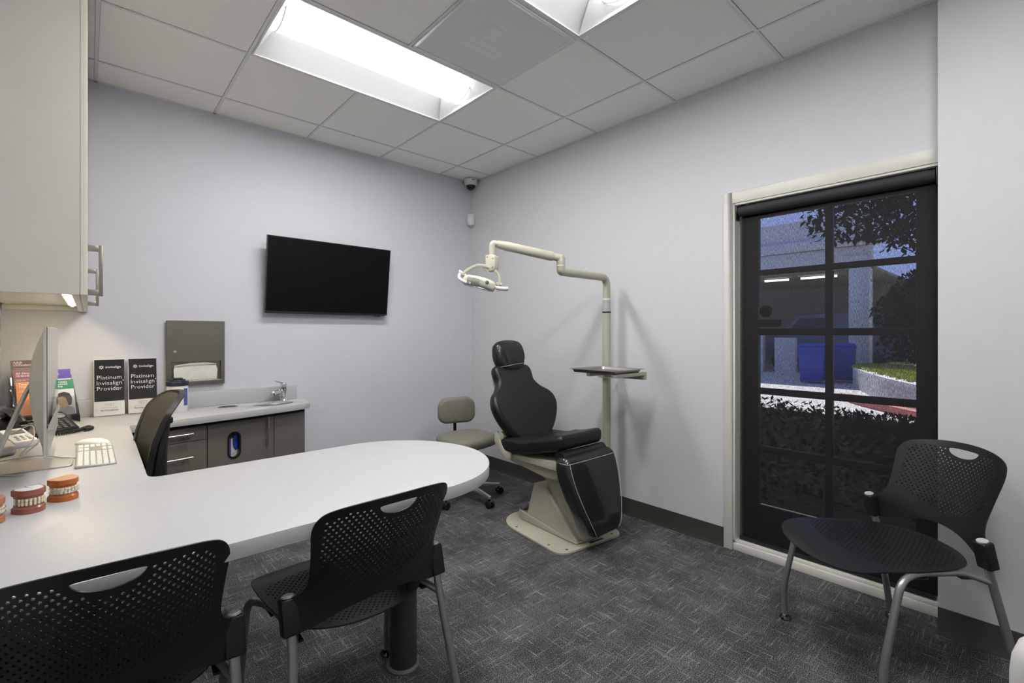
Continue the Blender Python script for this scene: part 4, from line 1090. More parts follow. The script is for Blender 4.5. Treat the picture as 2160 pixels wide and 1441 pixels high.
def make_chair(label, group):
    t = thing('perforated_chair', label, 'chair', (0, 0, 0), 0, group)
    # --- back shell:  u = x, v = z, facing +y
    def S(u, z):
        yc = lerp_tab([(0.46, -0.072), (0.53, -0.086), (0.60, -0.108), (0.70, -0.145), (0.80, -0.180), (0.84, -0.196)], z)
        kk = lerp_tab([(0.46, 0.92), (0.56, 1.50), (0.70, 1.45), (0.84, 1.35)], z)
        return Vector((u, yc + kk * u * u, z))
    half = [(0.0, 0.522), (0.05, 0.518), (0.10, 0.508), (0.15, 0.490), (0.19, 0.474), (0.222, 0.466), (0.252, 0.466), (0.254, 0.50), (0.254, 0.555), (0.232, 0.560), (0.212, 0.573), (0.201, 0.596), (0.199, 0.63), (0.205, 0.70), (0.210, 0.745), (0.207, 0.775), (0.192, 0.799), (0.165, 0.812), (0.12, 0.822), (0.06, 0.829), (0.0, 0.831)]
    sp_ = [(p.x, p.y) for p in spline([(a, b, 0) for a, b in half], 3)]
    out = sp_ + [(-a, b) for a, b in reversed(sp_[1:-1])]
    hh_ = [(p.x, p.y) for p in spline([(-0.056, 0.797, 0), (-0.050, 0.8045, 0), (0.0, 0.8065, 0), (0.050, 0.8045, 0), (0.056, 0.797, 0), (0.040, 0.782, 0), (0.0, 0.774, 0), (-0.040, 0.782, 0)], 4, True)]
    small = []; pitch = 0.0166; row = 0; z = 0.568
    while z < 0.815:
        x = -0.21 + (pitch / 2 if row % 2 else 0)
        while x < 0.21:
            if in_poly((x, z), out) and edge_dist((x, z), out) > 0.021 and not in_poly((x, z), hh_) and edge_dist((x, z), hh_) > 0.012 and z > 0.566 + 0.9 * abs(x) ** 1.6 - .0 and abs(x) < 0.183:
                small.append((x, z))
            x += pitch
        z += pitch * 0.60; row += 1
    # keep only a clean staggered pattern
    bk_ = obj('back_shell', shell(out, [hh_], small, 0.0032, lambda u, v_: S(-u, v_), 0.0032), MT['black'], t, sharp=50)
    # --- seat shell: u = x, v = y
    def Q(u, y):
        z = 0.455 - 0.016 * math.exp(-(u / 0.12) ** 2) * math.exp(-((y - 0.14) / 0.16) ** 2)
        if y > 0.30: z -= 1.5 * (y - 0.30) ** 2 * (1 + 0.0)
        if y < 0.02: z += 0.6 * (0.02 - y) ** 2
        return Vector((u, y, z))
    hs_ = [(0.0, -0.078), (0.07, -0.070), (0.13, -0.046), (0.18, -0.006), (0.212, 0.06), (0.228, 0.15), (0.234, 0.24), (0.232, 0.335), (0.212, 0.393), (0.155, 0.428), (0.07, 0.446), (0.0, 0.450)]
    sp2 = [(p.x, p.y) for p in spline([(a, b, 0) for a, b in hs_], 3)]
    out2 = sp2 + [(-a, b) for a, b in reversed(sp2[1:-1])]
    small2 = []; row = 0; y = -0.05
    while y < 0.335:
        x = -0.21 + (0.0095 if row % 2 else 0)
        while x < 0.21:
            if in_poly((x, y), out2) and edge_dist((x, y), out2) > 0.024 and y < 0.33 - 1.2 * abs(x) ** 2: small2.append((x, y))
            x += 0.019
        y += 0.0112; row += 1
    obj('seat_shell', shell(out2, [], small2, 0.0033, Q, 0.0045), MT['black'], t, sharp=50)
    # --- frame: each side a rear upright and a bent front leg running back under the seat
    for s_ in (-1, 1):
        obj('rear_leg', MB().tube([(s_ * 0.265, -0.124, 0.012), (s_ * 0.2335, -0.036, 0.42), (s_ * 0.2325, -0.008, 0.53), (s_ * 0.236, -0.002, 0.556)], 0.0125, 16), MT['tube'], t)
        obj('sleeve', MB().rbox((0, 0, 0), (0.046, 0.038, 0.094), 0.007, k=3, sub=1, X=tr(s_ * 0.2345, -0.013, 0.512) @ rotm('X', -0.235)), MT['black'], t)
        obj('sleeve_cap', MB().lathe([(0.0160, 0.0), (0.0160, 0.005), (0.013, 0.0075)], 20, tr(s_ * 0.2355, -0.0022, 0.5564) @ rotm('X', -0.22)), MT['inkg'], t, label='pale grey cap on the upright')
        fl = fillet([(s_ * 0.259, 0.352, 0.012), (s_ * 0.261, 0.356, 0.145), (s_ * 0.256, 0.292, 0.438), (s_ * 0.215, 0.20, 0.440), (s_ * 0.205, 0.03, 0.438), (s_ * 0.232, -0.030, 0.418)], [0.05, 0.05, 0.04, 0.05], 5)
        obj('front_leg', MB().tube(fl, 0.0115, 16), MT['tube'], t)
        obj('glide', MB().lathe([(0.021, 0.0), (0.023, 0.004), (0.020, 0.012), (0.0118, 0.020)], 16, tr(s_ * 0.259, 0.352, 0)), MT['glide'], t)
        obj('glide', MB().lathe([(0.021, 0.0), (0.023, 0.004), (0.020, 0.012), (0.0128, 0.020)], 16, tr(s_ * 0.265, -0.124, 0)), MT['glide'], t)
        obj('seat_clip', MB().rng((s_ * 0.205 - 0.014, 0.0, 0.420), (s_ * 0.205 + 0.014, 0.05, 0.4275)), MT['black'], t, bevel=0.002)
        obj('seat_clip', MB().rng((s_ * 0.212 - 0.014, 0.17, 0.422), (s_ * 0.212 + 0.014, 0.22, 0.4285)), MT['black'], t, bevel=0.002)
    obj('cross_bar', MB().tube([(-0.207, 0.10, 0.432), (-0.10, 0.10, 0.418), (0.10, 0.10, 0.418), (0.207, 0.10, 0.432)], 0.008, 12), MT['tube'], t)
    return t
CG = 'black perforated chairs'
chA = make_chair('black perforated chair pushed up to the middle of the peninsula', CG)
chA.location = (-2.216, -2.304, 0); chA.rotation_euler = (0, 0, 0.023)
chB = dup(chA, None, (-2.812, -2.288, 0), -0.052); chB['label'] = 'black perforated chair in the bottom left corner, nearest the camera'
chC = dup(chA, None, (-0.419, -3.316, 0), 0.863); chC['label'] = 'black perforated chair standing in front of the blind by the door'

# ================================================================== mesh office chair in the knee space
oc = thing('office_chair', 'dark grey mesh-back office chair inside the desk corner', 'chair', (-2.775, -1.14, 0), math.radians(4))
# its sitter faces -x.  Back shell: v = height, u = y
def BS(u, z):
    x = lerp_tab([(0.50, 0.110), (0.58, 0.112), (0.66, 0.118), (0.74, 0.128), (0.82, 0.146), (0.90, 0.176), (0.98, 0.214), (1.03, 0.240)], z)
    return Vector((x - 1.1 * u * u, u, z))
hb = [(0.0, 1.008), (0.09, 1.003), (0.15, 0.985), (0.196, 0.945), (0.203, 0.90), (0.198, 0.82), (0.188, 0.74), (0.178, 0.66), (0.165, 0.585), (0.14, 0.54), (0.07, 0.525), (0.0, 0.522)]
so = [(p.x, p.y) for p in spline([(a, b, 0) for a, b in hb], 4)]
of = so + [(-a, b) for a, b in reversed(so[1:-1])]
obj('back_mesh', shell([(a * 0.93, 0.775 + (b - 0.775) * 0.95) for a, b in of], [], [], 0.001, lambda u, v_: BS(u, v_) , 0.003, 0.022), MT['meshg'], oc, sharp=60)
pth = [BS(a, b) + Vector((0.004, 0, 0)) for a, b in of]
rimv = []
for i, p in enumerate(pth):
    a, b = of[i]; n_ = Vector((1, 0, 0)); c_ = Vector((0, -a, 0.775 - b)).normalized()
    rimv.append([p - n_ * 0.008, p - n_ * 0.006 + c_ * 0.022, p + n_ * 0.004 + c_ * 0.022, p + n_ * 0.016 + c_ * 0.006, p + n_ * 0.014])
obj('back_frame', MB().loft(rimv + [rimv[0]], cap=False), MT['rimg'], oc, sharp=60)
for s_ in (-1, 1):
    q = [(BS(s_ * 0.17, z) + Vector((0.016 + o, 0, 0))) for z, o in ((0.90, -0.005), (0.80, 0.012), (0.70, 0.02), (0.60, 0.02))] + [Vector((0.07, s_ * 0.05, 0.47))]
    q = spline(q, 4)
    obj('back_strut', MB().tube(q, [0.012 + 0.016 * min(1, i / 8) for i in range(len(q))], 10), MT['black'], oc)
obj('strut_knob', MB().rbox((0, 0, 0), (0.026, 0.03, 0.03), 0.010, X=tr(0.163, -0.165, 0.905)), MT['black'], oc)
obj('seat', MB().pad(rrect(0.46, 0.46, 0.11, 6, -0.09, 0), 0.075, 0.03, 0.006, tr(0, 0, 0.425)), MT['meshg'], oc)
obj('seat_pan', MB().rbox((-0.05, 0, 0.40), (0.30, 0.26, 0.05), 0.015), MT['black'], oc)
obj('gas_column', MB().cyl((-0.05, 0, 0.09), (-0.05, 0, 0.38), 0.025, 16), MT['blacks'], oc)
def star_base(par, cx_, cy_, R, zt, m, mt='black', ph=0.0, w=0.026):
    for k in range(5):
        a = ph + 2 * PI * k / 5
        X = tr(cx_, cy_, 0) @ rotm('Z', a)
        sp = obj('base_spoke', MB().loft([[(0.02, -w, zt - 0.035), (0.02, w, zt - 0.035), (0.02, w * .8, zt + 0.012), (0.02, -w * .8, zt + 0.012)], [(R * 0.6, -w * .75, zt - 0.035), (R * 0.6, w * .75, zt - 0.035), (R * 0.6, w * .6, zt - 0.004), (R * 0.6, -w * .6, zt - 0.004)], [(R + 0.012, -w * .6, zt - 0.042), (R + 0.012, w * .6, zt - 0.042), (R + 0.012, w * .5, zt - 0.022), (R + 0.012, -w * .5, zt - 0.022)]], X), MT[m], par, bevel=0.004)
        cs = MB()
        for s_ in (-1, 1):
            cs.tube([Vector((R + 0.010, s_ * 0.008, 0.026)), Vector((R + 0.010, s_ * 0.024, 0.026))], 0.026, 18, X)
        cs.tube([(R, 0, 0.03), (R, 0, zt - 0.0385)], 0.007, 8, X)
        cs.rng((R - 0.012, -0.006, 0.02), (R + 0.03, 0.006, 0.05), X)
        obj('caster', cs, MT['blacks'], sp)
    obj('base_hub', MB().lathe([(0.034, zt - 0.04), (0.042, zt - 0.02), (0.040, zt + 0.018), (0.028, zt + 0.024)], 20, tr(cx_, cy_, 0)), MT[m], par)
star_base(oc, -0.05, 0, 0.27, 0.105, 'black', ph=0.3)

# ================================================================== clinician's stool
so_ = thing('swivel_stool', 'olive grey upholstered swivel stool on casters behind the dental chair', 'stool', (-0.655, -0.772, 0))
obj('seat', MB().pad([(p.x, p.y) for p in spline([(0.215, 0, 0), (0.18, 0.15, 0), (0.0, 0.20, 0), (-0.17, 0.165, 0), (-0.215, 0, 0), (-0.17, -0.165, 0), (0.0, -0.20, 0), (0.18, -0.15, 0)], 6, True)], 0.085, 0.04, 0.014, tr(0, 0, 0.405)), MT['olive'], so_, sharp=60)
obj('seat_plate', MB().rbox((0, 0, 0.392), (0.20, 0.20, 0.024), 0.006), MT['blacks'], so_)
obj('gas_column', MB().cyl((0, 0, 0.10), (0, 0, 0.38), 0.025, 18), MT['blacks'], so_)
star_base(so_, 0, 0, 0.262, 0.105, 'alu', ph=math.radians(-90.0), w=0.024)
BX = rotm('Z', math.radians(-17)) @ tr(0, 0.235, 0.64)
obj('backrest', MB().pad(rrect(0.315, 0.21, [0.07, 0.07, 0.085, 0.085], 7), 0.065, 0.028, 0.006, BX @ tr(0, 0.035, 0) @ rotm('X', PI / 2)), MT['olive'], so_, sharp=60)
obj('back_bar', MB().tube(fillet([BX @ Vector((0.0, 0.044, 0.02)), BX @ Vector((0.0, 0.044, -0.22)), BX @ Vector((0, -0.10, -0.246))], 0.04, 5), 0.014, 10), MT['blacks'], so_)

# ================================================================== dental chair
dc_ = thing('dental_chair', 'black upholstered dental chair on a beige base', 'dental chair', (-0.565, -1.58, 0))
BR = rotm('Z', math.radians(-6.5)) @ tr(0.02, 0, 0)
pl = rrect(0.535, 0.655, [0.07, 0.07, 0.20, 0.20], 8)
obj('base_plate', MB().prism(pl, 0.0, 0.016, BR), MT['beige'], dc_, bevel=0.003)
for px, py in ((-0.235, 0.12), (-0.235, -0.19), (-0.19, -0.295), (0.19, -0.295)):
    obj('bolt', MB().lathe([(0.007, 0.0), (0.007, 0.002), (0.004, 0.0035)], 10, BR @ tr(px, py, 0.0162)), MT['greyp'], dc_)
YZ = Matrix(((0, 0, 1, 0), (1, 0, 0, 0), (0, 1, 0, 0), (0, 0, 0, 1)))        # polygon (y, z) extruded along x
skm = MB().prism(rrect(0.27, 0.60, [0.02, 0.02, 0.13, 0.13], 8, 0.0, 0.01), 0.0165, 0.070)
skm.v = [Vector((p.x * (0.80 + 0.20 * min(1, (p.y + 0.29) / 0.3)), p.y, p.z if p.z < 0.02 else 0.0165 + 0.012 + 0.045 * min(1, max(0, (p.y + 0.29) / 0.45)))) for p in skm.v]
obj('base_skirt', skm.xf(BR), MT['beige'], dc_, bevel=0.006, seg=3)
hump = MB().loft([[(-0.105, -0.285, 0.020), (0.105, -0.285, 0.020), (0.130, 0.165, 0.050), (-0.130, 0.165, 0.050)],
                  [(-0.105, -0.280, 0.034), (0.105, -0.280, 0.034), (0.122, 0.155, 0.09), (-0.122, 0.155, 0.09)],
                  [(-0.115, -0.02, 0.285), (0.115, -0.02, 0.285), (0.115, 0.10, 0.285), (-0.115, 0.10, 0.285)]], BR)
obj('base_cover', hump, MT['beige'], dc_, bevel=0.014, seg=3)
# lifting arm, leaning back from the toe of the base up to the seat
arm_p = [(-0.300, 0.035), (-0.245, 0.10), (-0.06, 0.425), (0.09, 0.425), (-0.02, 0.29), (-0.16, 0.035)]
obj('lift_arm', MB().prism(arm_p, -0.090, 0.090, tr(0.012, 0, 0) @ YZ), MT['beige'], dc_, bevel=0.01, seg=2)
obj('foot_control', MB().rbox((0, 0, 0), (0.10, 0.085, 0.022), 0.010, X=BR @ tr(-0.075, 0.235, 0.084) @ rotm('X', -0.12)), MT['greyp'], dc_, label='dark grey foot control pad')
obj('cord_slot', MB().rng((-0.02, -0.318, 0.0163), (0.09, -0.305, 0.019), BR), MT['blacks'], dc_)
# seat frame
fr_ = MB().prism([(0.26, 0.415), (0.26, 0.465), (-0.21, 0.485), (-0.215, 0.44), (-0.16, 0.375), (-0.06, 0.372)], -0.165, 0.165, YZ)
obj('seat_frame', fr_, MT['beige'], dc_, bevel=0.012, seg=3)
obj('side_rail', MB().prism([(0.20, 0.440), (0.20, 0.468), (-0.20, 0.500), (-0.20, 0.440)], -0.185, 0.185, YZ), MT['beigep'], dc_, bevel=0.006)
def seat_fn(p):
    f = -p.y
    z = p.z + 0.13 * f + (0.13 * max(0, f - 0.0)) 
    if p.z > 0: z += 0.014 * (abs(p.x) / 0.22) ** 2 * (1 if f < 0.05 else 0.3) - 0.01 * math.exp(-((f + 0.05) / 0.07) ** 2)
    return (p.x * (1.0 - 0.10 * max(0, f) / 0.26), p.y, z)
obj('seat_cushion', MB().rbox((0, 0.03, 0.548), (0.455, 0.525, 0.092), 0.036, k=5, fn=seat_fn, sub=10), MT['vinyl'], dc_, sharp=70)
obj('seat_roll', MB().tube([(-0.205, -0.222, 0.532), (0.205, -0.222, 0.532)], 0.034, 18), MT['vinyl'], dc_)
# backrest: bell-shaped pad leaning back
tl = math.radians(26)
bo = [(0.0, -0.02), (0.10, -0.02), (0.165, 0.02), (0.225, 0.10), (0.264, 0.19), (0.266, 0.26), (0.240, 0.315), (0.190, 0.360), (0.158, 0.41), (0.160, 0.46), (0.155, 0.502), (0.128, 0.532), (0.05, 0.540), (0.0, 0.540)]
bs = [(p.x, p.y) for p in spline([(a * 1.10, b, 0) for a, b in bo], 4)]
bout = bs + [(-a, b) for a, b in reversed(bs[1:-1])]
def back_fn(p): return Vector((p.x, p.y, p.z + 0.55 * p.x * p.x))
BKX = tr(0, 0.205, 0.545) @ rotm('X', PI / 2 - tl) 
obj('backrest', MB().pad(bout, 0.085, 0.036, 0.006, BKX @ tr(0, 0, -0.045), 6, back_fn), MT['vinyl'], dc_, sharp=70)
obj('back_plate', MB().pad([(a * 0.86, 0.26 + (b - 0.26) * 0.86) for a, b in bout], 0.02, 0.008, 0, BKX @ tr(0, 0, -0.068), 3, back_fn), MT['beige'], dc_, sharp=60)
ho = [(p.x, p.y) for p in spline([(0, -0.085, 0), (0.09, -0.07, 0), (0.130, 0.0, 0), (0.122, 0.085, 0), (0.078, 0.122, 0), (0, 0.130, 0), (-0.078, 0.122, 0), (-0.122, 0.085, 0), (-0.130, 0.0, 0), (-0.09, -0.07, 0)], 5, True)]
HX = BKX @ tr(0, 0.580, -0.012) @ rotm('X', math.radians(14))
hd = obj('headrest', MB().pad(ho, 0.085, 0.038, 0.010, HX @ tr(0, 0, 0.0), 6), MT['vinyl'], dc_, sharp=70)
obj('headrest_cover', MB().pad([(a * 1.045, b * 1.045) for a, b in ho], 0.093, 0.040, 0.010, HX @ tr(0, 0.008, -0.004), 6, lambda p: p + Vector((0, 0, 0.0018 * math.sin(p.x * 160 + p.y * 60)))), MT['wrap'], hd, sharp=80, label='clear plastic cover on the headrest')
bnd = [HX @ Vector((0.134 * math.cos(PI + PI * k / 16), -0.040 + 0.012 * math.cos(PI + PI * k / 16) - 0.0, 0.045 - 0.055 * math.sin(PI + PI * k / 16) * 0.95)) for k in range(17)]
obj('cover_band', MB().tube(bnd, 0.0018, 6), MT['inkg'], hd)
# hinge brackets that join seat and back
for s_ in (-1, 1):
    pth = fillet([(s_ * 0.205, 0.19, 0.47), (s_ * 0.222, 0.25, 0.475), (s_ * 0.228, 0.305, 0.56), (s_ * 0.222, 0.285, 0.60)], 0.05, 5)
    m = MB(); rg = []
    for i, p in enumerate(pth):
        t_ = (pth[min(i + 1, len(pth) - 1)] - pth[max(i - 1, 0)]).normalized(); n_ = Vector((s_, 0, 0)).cross(t_).normalized()
        w_ = 0.026
        rg.append([p - n_ * w_ - Vector((s_ * .008, 0, 0)), p + n_ * w_ - Vector((s_ * .008, 0, 0)), p + n_ * w_ + Vector((s_ * .008, 0, 0)), p - n_ * w_ + Vector((s_ * .008, 0, 0))])
    if s_ > 0: rg = [list(reversed(r)) for r in rg]
    hb_ = obj('hinge_bracket', m.loft(rg), MT['beigep'], dc_, bevel=0.004)
    obj('hinge_boss', MB().lathe([(0.026, -0.02), (0.026, 0.018), (0.02, 0.022)], 18, tr(s_ * 0.205, 0.272, 0.585) @ rotm('Y', s_ * PI / 2)), MT['beigep'], hb_)
# leg rest with clear cover
lr = []
for z, yb, yf, hw_ in ((0.545, -0.220, -0.268, 0.185), (0.538, -0.210, -0.288, 0.215), (0.520, -0.205, -0.302, 0.230), (0.47, -0.210, -0.318, 0.235), (0.40, -0.225, -0.340, 0.228), (0.30, -0.250, -0.370, 0.205), (0.20, -0.285, -0.398, 0.170), (0.14, -0.310, -0.412, 0.145), (0.105, -0.330, -0.412, 0.125), (0.095, -0.345, -0.402, 0.105)):
    r_ = min(0.035, (yb - yf) / 2 - 0.001)
    ring_ = [(x, y, z) for x, y in rrect(2 * hw_, yb - yf, r_, 5, 0.0, (yb + yf) / 2)]
    lr.append(ring_)
lr.reverse()
lg = obj('leg_rest', MB().loft(lr), MT['vinyl'], dc_, sharp=60)
lc = [[(x * 1.02, y * 1.0 + (y - (-0.28 - (0.56 - z) * 0.27)) * 0.06, z) for x, y, z in r] for r in lr[1:-1]]
obj('leg_rest_cover', MB().loft(lc, cap=False), MT['wrap'], lg, sharp=80, label='clear vinyl cover on the leg rest')
for s_ in (-1, 1):
    pth = [(s_ * (hw_ - 0.012) * 1.02, yf - 0.0022, z) for z, yb, yf, hw_ in ((0.512, 0, -0.306, 0.224), (0.47, 0, -0.320, 0.226), (0.40, 0, -0.342, 0.220), (0.30, 0, -0.372, 0.197), (0.20, 0, -0.400, 0.162), (0.14, 0, -0.413, 0.137), (0.11, 0, -0.412, 0.118))]
    obj('welt', MB().tube(spline(pth, 4), 0.0016, 6), MT['inkg'], lg, label='pale stitched seam')
obj('welt', MB().tube(spline([(-0.236, -0.245, 0.512), (-0.228, -0.292, 0.512), (-0.18, -0.307, 0.512), (0.18, -0.307, 0.512), (0.228, -0.292, 0.512)], 5), 0.0016, 6), MT['inkg'], lg, label='pale stitched seam')

# ================================================================== dental light on its pole
PXY = (-0.124, -1.67)
dl = thing('dental_light', 'beige dental light on a tall pole with a jointed arm', 'dental light', (PXY[0], PXY[1], 0))
obj('pole', MB().cyl((0, 0, 0.012), (0, 0, 1.41), 0.0285, 24), MT['beige'], dl)
obj('foot_flange', MB().lathe([(0.07, 0.0), (0.07, 0.008), (0.035, 0.014)], 24), MT['beige'], dl)
obj('pole_collar', MB().lathe([(0.030, 1.404), (0.030, 1.412)], 24), MT['blacks'], dl)
obj('swivel_sleeve', MB().lathe([(0.0262, 1.412), (0.0262, 1.492)], 24), mat('sleeve_grey', (0.42, 0.42, 0.44), 0.4), dl)
obj('sleeve_ring', MB().lathe([(0.0270, 1.492), (0.0270, 1.504)], 24), MT['white'], dl)
kn = Vector((-0.686 - PXY[0], -1.739 - PXY[1], 1.637))
ap = fillet([(0, 0, 1.504), (0, 0, 1.648), tuple(kn - Vector((0, 0, 0.002))), tuple(kn + Vector((0, 0, 0.032)))], [0.10, 0.024], 9)
obj('lower_arm', MB().tube(ap, 0.026, 18), MT['beige'], dl)
obj('knuckle', MB().tube([kn + Vector((0, 0, 0.032)), kn + Vector((0, 0, 0.080)), kn + Vector((0, 0, 0.094))], [0.0260, 0.0260, 0.018], 20), MT['beige'], dl)
obj('knuckle_ring', MB().tube([kn + Vector((0, 0, 0.030)), kn + Vector((0, 0, 0.036))], 0.0275, 20), MT['white'], dl)
ae = Vector((-1.045 - PXY[0], -1.535 - PXY[1], 1.790))
a0_ = kn + Vector((0, 0, 0.078)); dd_ = (ae - a0_).normalized()
obj('elbow', MB().tube([a0_, a0_ + dd_ * 0.055], [0.025, 0.022], 16), MT['beigep'], dl)
obj('spring_arm', MB().tube([a0_ + dd_ * 0.045, a0_ + dd_ * 0.06, ae - dd_ * 0.07, ae - dd_ * 0.02], [0.024, 0.029, 0.027, 0.022], 18), MT['beigep'], dl)
obj('arm_tip', MB().tube(fillet([tuple(ae - dd_ * 0.025), tuple(ae + dd_ * 0.01), tuple(ae + dd_ * 0.012 + Vector((0, 0, -0.075)))], 0.025, 6), 0.0185, 16), MT['beigep'], dl)
hc = ae + dd_ * 0.014 + Vector((0, 0, -0.115))
fz = math.radians(-41)
HB = tr(*hc) @ rotm('Z', fz - 0.55) @ Matrix.Scale(0.9, 4)
hbp = [(-0.042, -0.045), (-0.025, -0.060), (0.03, -0.058), (0.042, -0.03), (0.042, 0.035), (0.026, 0.048), (-0.034, 0.048), (-0.034, -0.02)]
obj('joint_box', MB().prism(hbp, -0.028, 0.028, HB @ rotm('X', PI / 2)), MT['beigep'], dl, bevel=0.006)
for q in ((-0.018, 0.034), (0.026, 0.02), (-0.016, -0.04), (0.026, -0.036)):
    obj('screw', MB().lathe([(0.0035, 0), (0.0035, 0.0015)], 8, HB @ tr(q[0], -0.0282, q[1]) @ rotm('X', PI / 2)), MT['greyp'], dl)
hdC = hc + Vector((-0.054, 0.035, -0.090))
LX = tr(*hdC) @ rotm('Z', fz) @ rotm('Y', math.radians(14))
yk = [LX @ Vector(p) for p in ((-0.105, 0, -0.005), (-0.085, 0, 0.025), (-0.03, 0, 0.066), (0.045, 0, 0.068), (0.095, 0, 0.042), (0.112, 0, 0.0), (0.100, 0, -0.018))]
ysp = spline(yk, 5); rg = []
for i, p in enumerate(ysp):
    t_ = (ysp[min(i + 1, len(ysp) - 1)] - ysp[max(i - 1, 0)]).normalized(); w_ = (LX.to_3x3() @ Vector((0, 1, 0))).normalized(); n_ = t_.cross(w_).normalized()
    rg.append([p - w_ * 0.015 - n_ * 0.0075, p + w_ * 0.015 - n_ * 0.0075, p + w_ * 0.015 + n_ * 0.0075, p - w_ * 0.015 + n_ * 0.0075])
obj('yoke', MB().loft(rg), MT['beigep'], dl, bevel=0.002)
obj('yoke_stem', MB().tube([tuple(hc + Vector((-0.018, 0.012, -0.055))), tuple(LX @ Vector((0.0, 0, 0.070)))], 0.012, 12), MT['beigep'], dl)
def head_fn(p): return (p.x, p.y * (1 - 0.15 * abs(p.x) / 0.1), p.z - 0.10 * 0 - 1.2 * p.x * p.x)
obj('lamp_head', MB().rbox((0, 0, 0), (0.195, 0.115, 0.060), 0.026, k=4, X=LX @ tr(0.0, 0, -0.028), fn=head_fn, sub=8), MT['beigep'], dl, sharp=60)
obj('reflector', MB().pad(ellipse(0, 0, 0.080, 0.045, 28), 0.008, 0.003, 0, LX @ tr(0, 0, -0.060) @ rotm('X', PI)), MT['chrome'], dl)
obj('lens_shield', MB().rbox((0, 0, 0), (0.070, 0.012, 0.045), 0.005, X=LX @ tr(-0.035, -0.060, -0.040)), MT['acrylic'], dl)
obj('vent_button', MB().lathe([(0.011, 0), (0.011, 0.004), (0.007, 0.006)], 14, LX @ tr(0.045, -0.052, -0.024) @ rotm('X', PI / 2)), MT['greyp'], dl)
obj('pivot_knob', MB().cyl(LX @ Vector((-0.135, -0.004, 0.002)), LX @ Vector((-0.088, 0.0, -0.01)), 0.0125, 14), MT['offwhite'], dl)
obj('pivot_knob', MB().cyl(LX @ Vector((0.098, 0.0, -0.016)), LX @ Vector((0.130, -0.004, -0.012)), 0.011, 14), MT['offwhite'], dl)
obj('handle', MB().tube(spline([LX @ Vector(p) for p in ((-0.125, -0.01, -0.010), (-0.118, -0.03, -0.038), (-0.085, -0.05, -0.052), (-0.045, -0.058, -0.055))], 5), 0.010, 12), MT['offwhite'], dl)
obj('handle', MB().tube(spline([LX @ Vector(p) for p in ((0.088, -0.02, -0.034), (0.115, -0.045, -0.040), (0.150, -0.052, -0.036), (0.170, -0.05, -0.030))], 5), [0.008] * 4 + [0.0125] * 12, 12), MT['offwhite'], dl)
# tray holder clamped on the pole
obj('pole_clamp', MB().rng((-0.059, -0.042, 0.955), (0.045, -0.0295, 0.995)).rng((-0.052, -0.0295, 0.955), (-0.0295, 0.035, 0.995)).rng((0.0295, -0.0295, 0.955), (0.045, 0.035, 0.995)), MT['beige'], dl, bevel=0.003)
TC = Vector((-0.385, -1.853, 1.018))
def loc_(x, y, z): return Vector((x - PXY[0], y - PXY[1], z))
obj('tray_arm', MB().rng((-0.085, -0.345, 0.968), (-0.060, -0.030, 0.996)).rng((-0.40, -0.345, 0.9965), (-0.060, -0.318, 1.0175)).rng((-0.40, -0.16, 0.9965), (-0.060, -0.135, 1.0175)), MT['beige'], dl, bevel=0.002)
ty = thing('instrument_tray', 'shallow stainless instrument tray held on the pole', 'tray', tuple(TC), 0.0)
def trr(w_, d_, z_, r_): return [(x, y, z_) for x, y in rrect(w_, d_, r_, 5)]
obj('pan', MB().loft(list(reversed([trr(0.05, 0.05, 0.004, 0.02), trr(0.295, 0.295, 0.004, 0.025), trr(0.315, 0.315, 0.020, 0.03), trr(0.345, 0.345, 0.0215, 0.035), trr(0.345, 0.345, 0.0195, 0.035), trr(0.317, 0.317, 0.018, 0.03), trr(0.298, 0.298, 0.0, 0.025), trr(0.05, 0.05, 0.0, 0.02)]))), MT['steel'], ty, sharp=25)

# ================================================================== pale rounded object at the lower right edge of the photo
ws = thing('pedestal_stand', 'white round-topped pedestal at the bottom right corner, close to the camera', 'pedestal', (-1.912, -3.626, 0))
obj('post', MB().lathe([(0.040, 0.016), (0.040, 0.805), (0.038, 0.828), (0.032, 0.848), (0.02, 0.862), (0.004, 0.867)], 48), MT['offwhite'], ws, sharp=60)
obj('foot', MB().lathe([(0.12, 0.0), (0.12, 0.008), (0.045, 0.018)], 32), MT['offwhite'], ws)

# ================================================================== outdoors beyond the door
struct('ground', MB().rng((0.15, -16, -0.12), (34, 22, -0.02)), MT['paving'])
struct('sun_block_eave', MB().rng((0.15, -6.0, 2.62), (1.6, 2.0, 2.80)), MT['stuccod'])  # unseen eave, added to keep the sun off the door and blind
bd = thing('building', 'pale stucco building with an open carport seen through the door', 'building', (13.5, 0.5, -0.02))
obj('fascia', MB().rng((0.0, -1.2, 3.15), (0.3, 9, 3.75)), MT['stucco'], bd, bevel=0.02)
obj('fascia_band', MB().rng((-0.12, -1.35, 3.76), (0.3, 9, 4.05)), MT['stucco'], bd, bevel=0.02)
obj('upper_wall', MB().rng((0.05, -1.2, 4.06), (0.3, 9, 4.7)), MT['stucco'], bd)
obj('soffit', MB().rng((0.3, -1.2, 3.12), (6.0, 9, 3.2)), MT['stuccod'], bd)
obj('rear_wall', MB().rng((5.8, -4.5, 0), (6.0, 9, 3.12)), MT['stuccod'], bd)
obj('low_wall', MB().rng((0.9, 0.9, 0), (1.1, 1.5, 1.15)), MT['stucco'], bd)
obj('low_wall', MB().rng((0.9, 1.85, 0), (1.1, 5.5, 1.25)), MT['stucco'], bd)
obj('column', MB().rng((0.0, -1.144, 0), (0.45, -0.686, 3.15)), MT['stucco'], bd, bevel=0.01)
for y0, y1 in ((-0.2, 0.75), (1.1, 1.8)):
    obj('tube_lamp', MB().rng((0.9, y0, 3.02), (0.98, y1, 3.08)), MT['lampb'], bd)
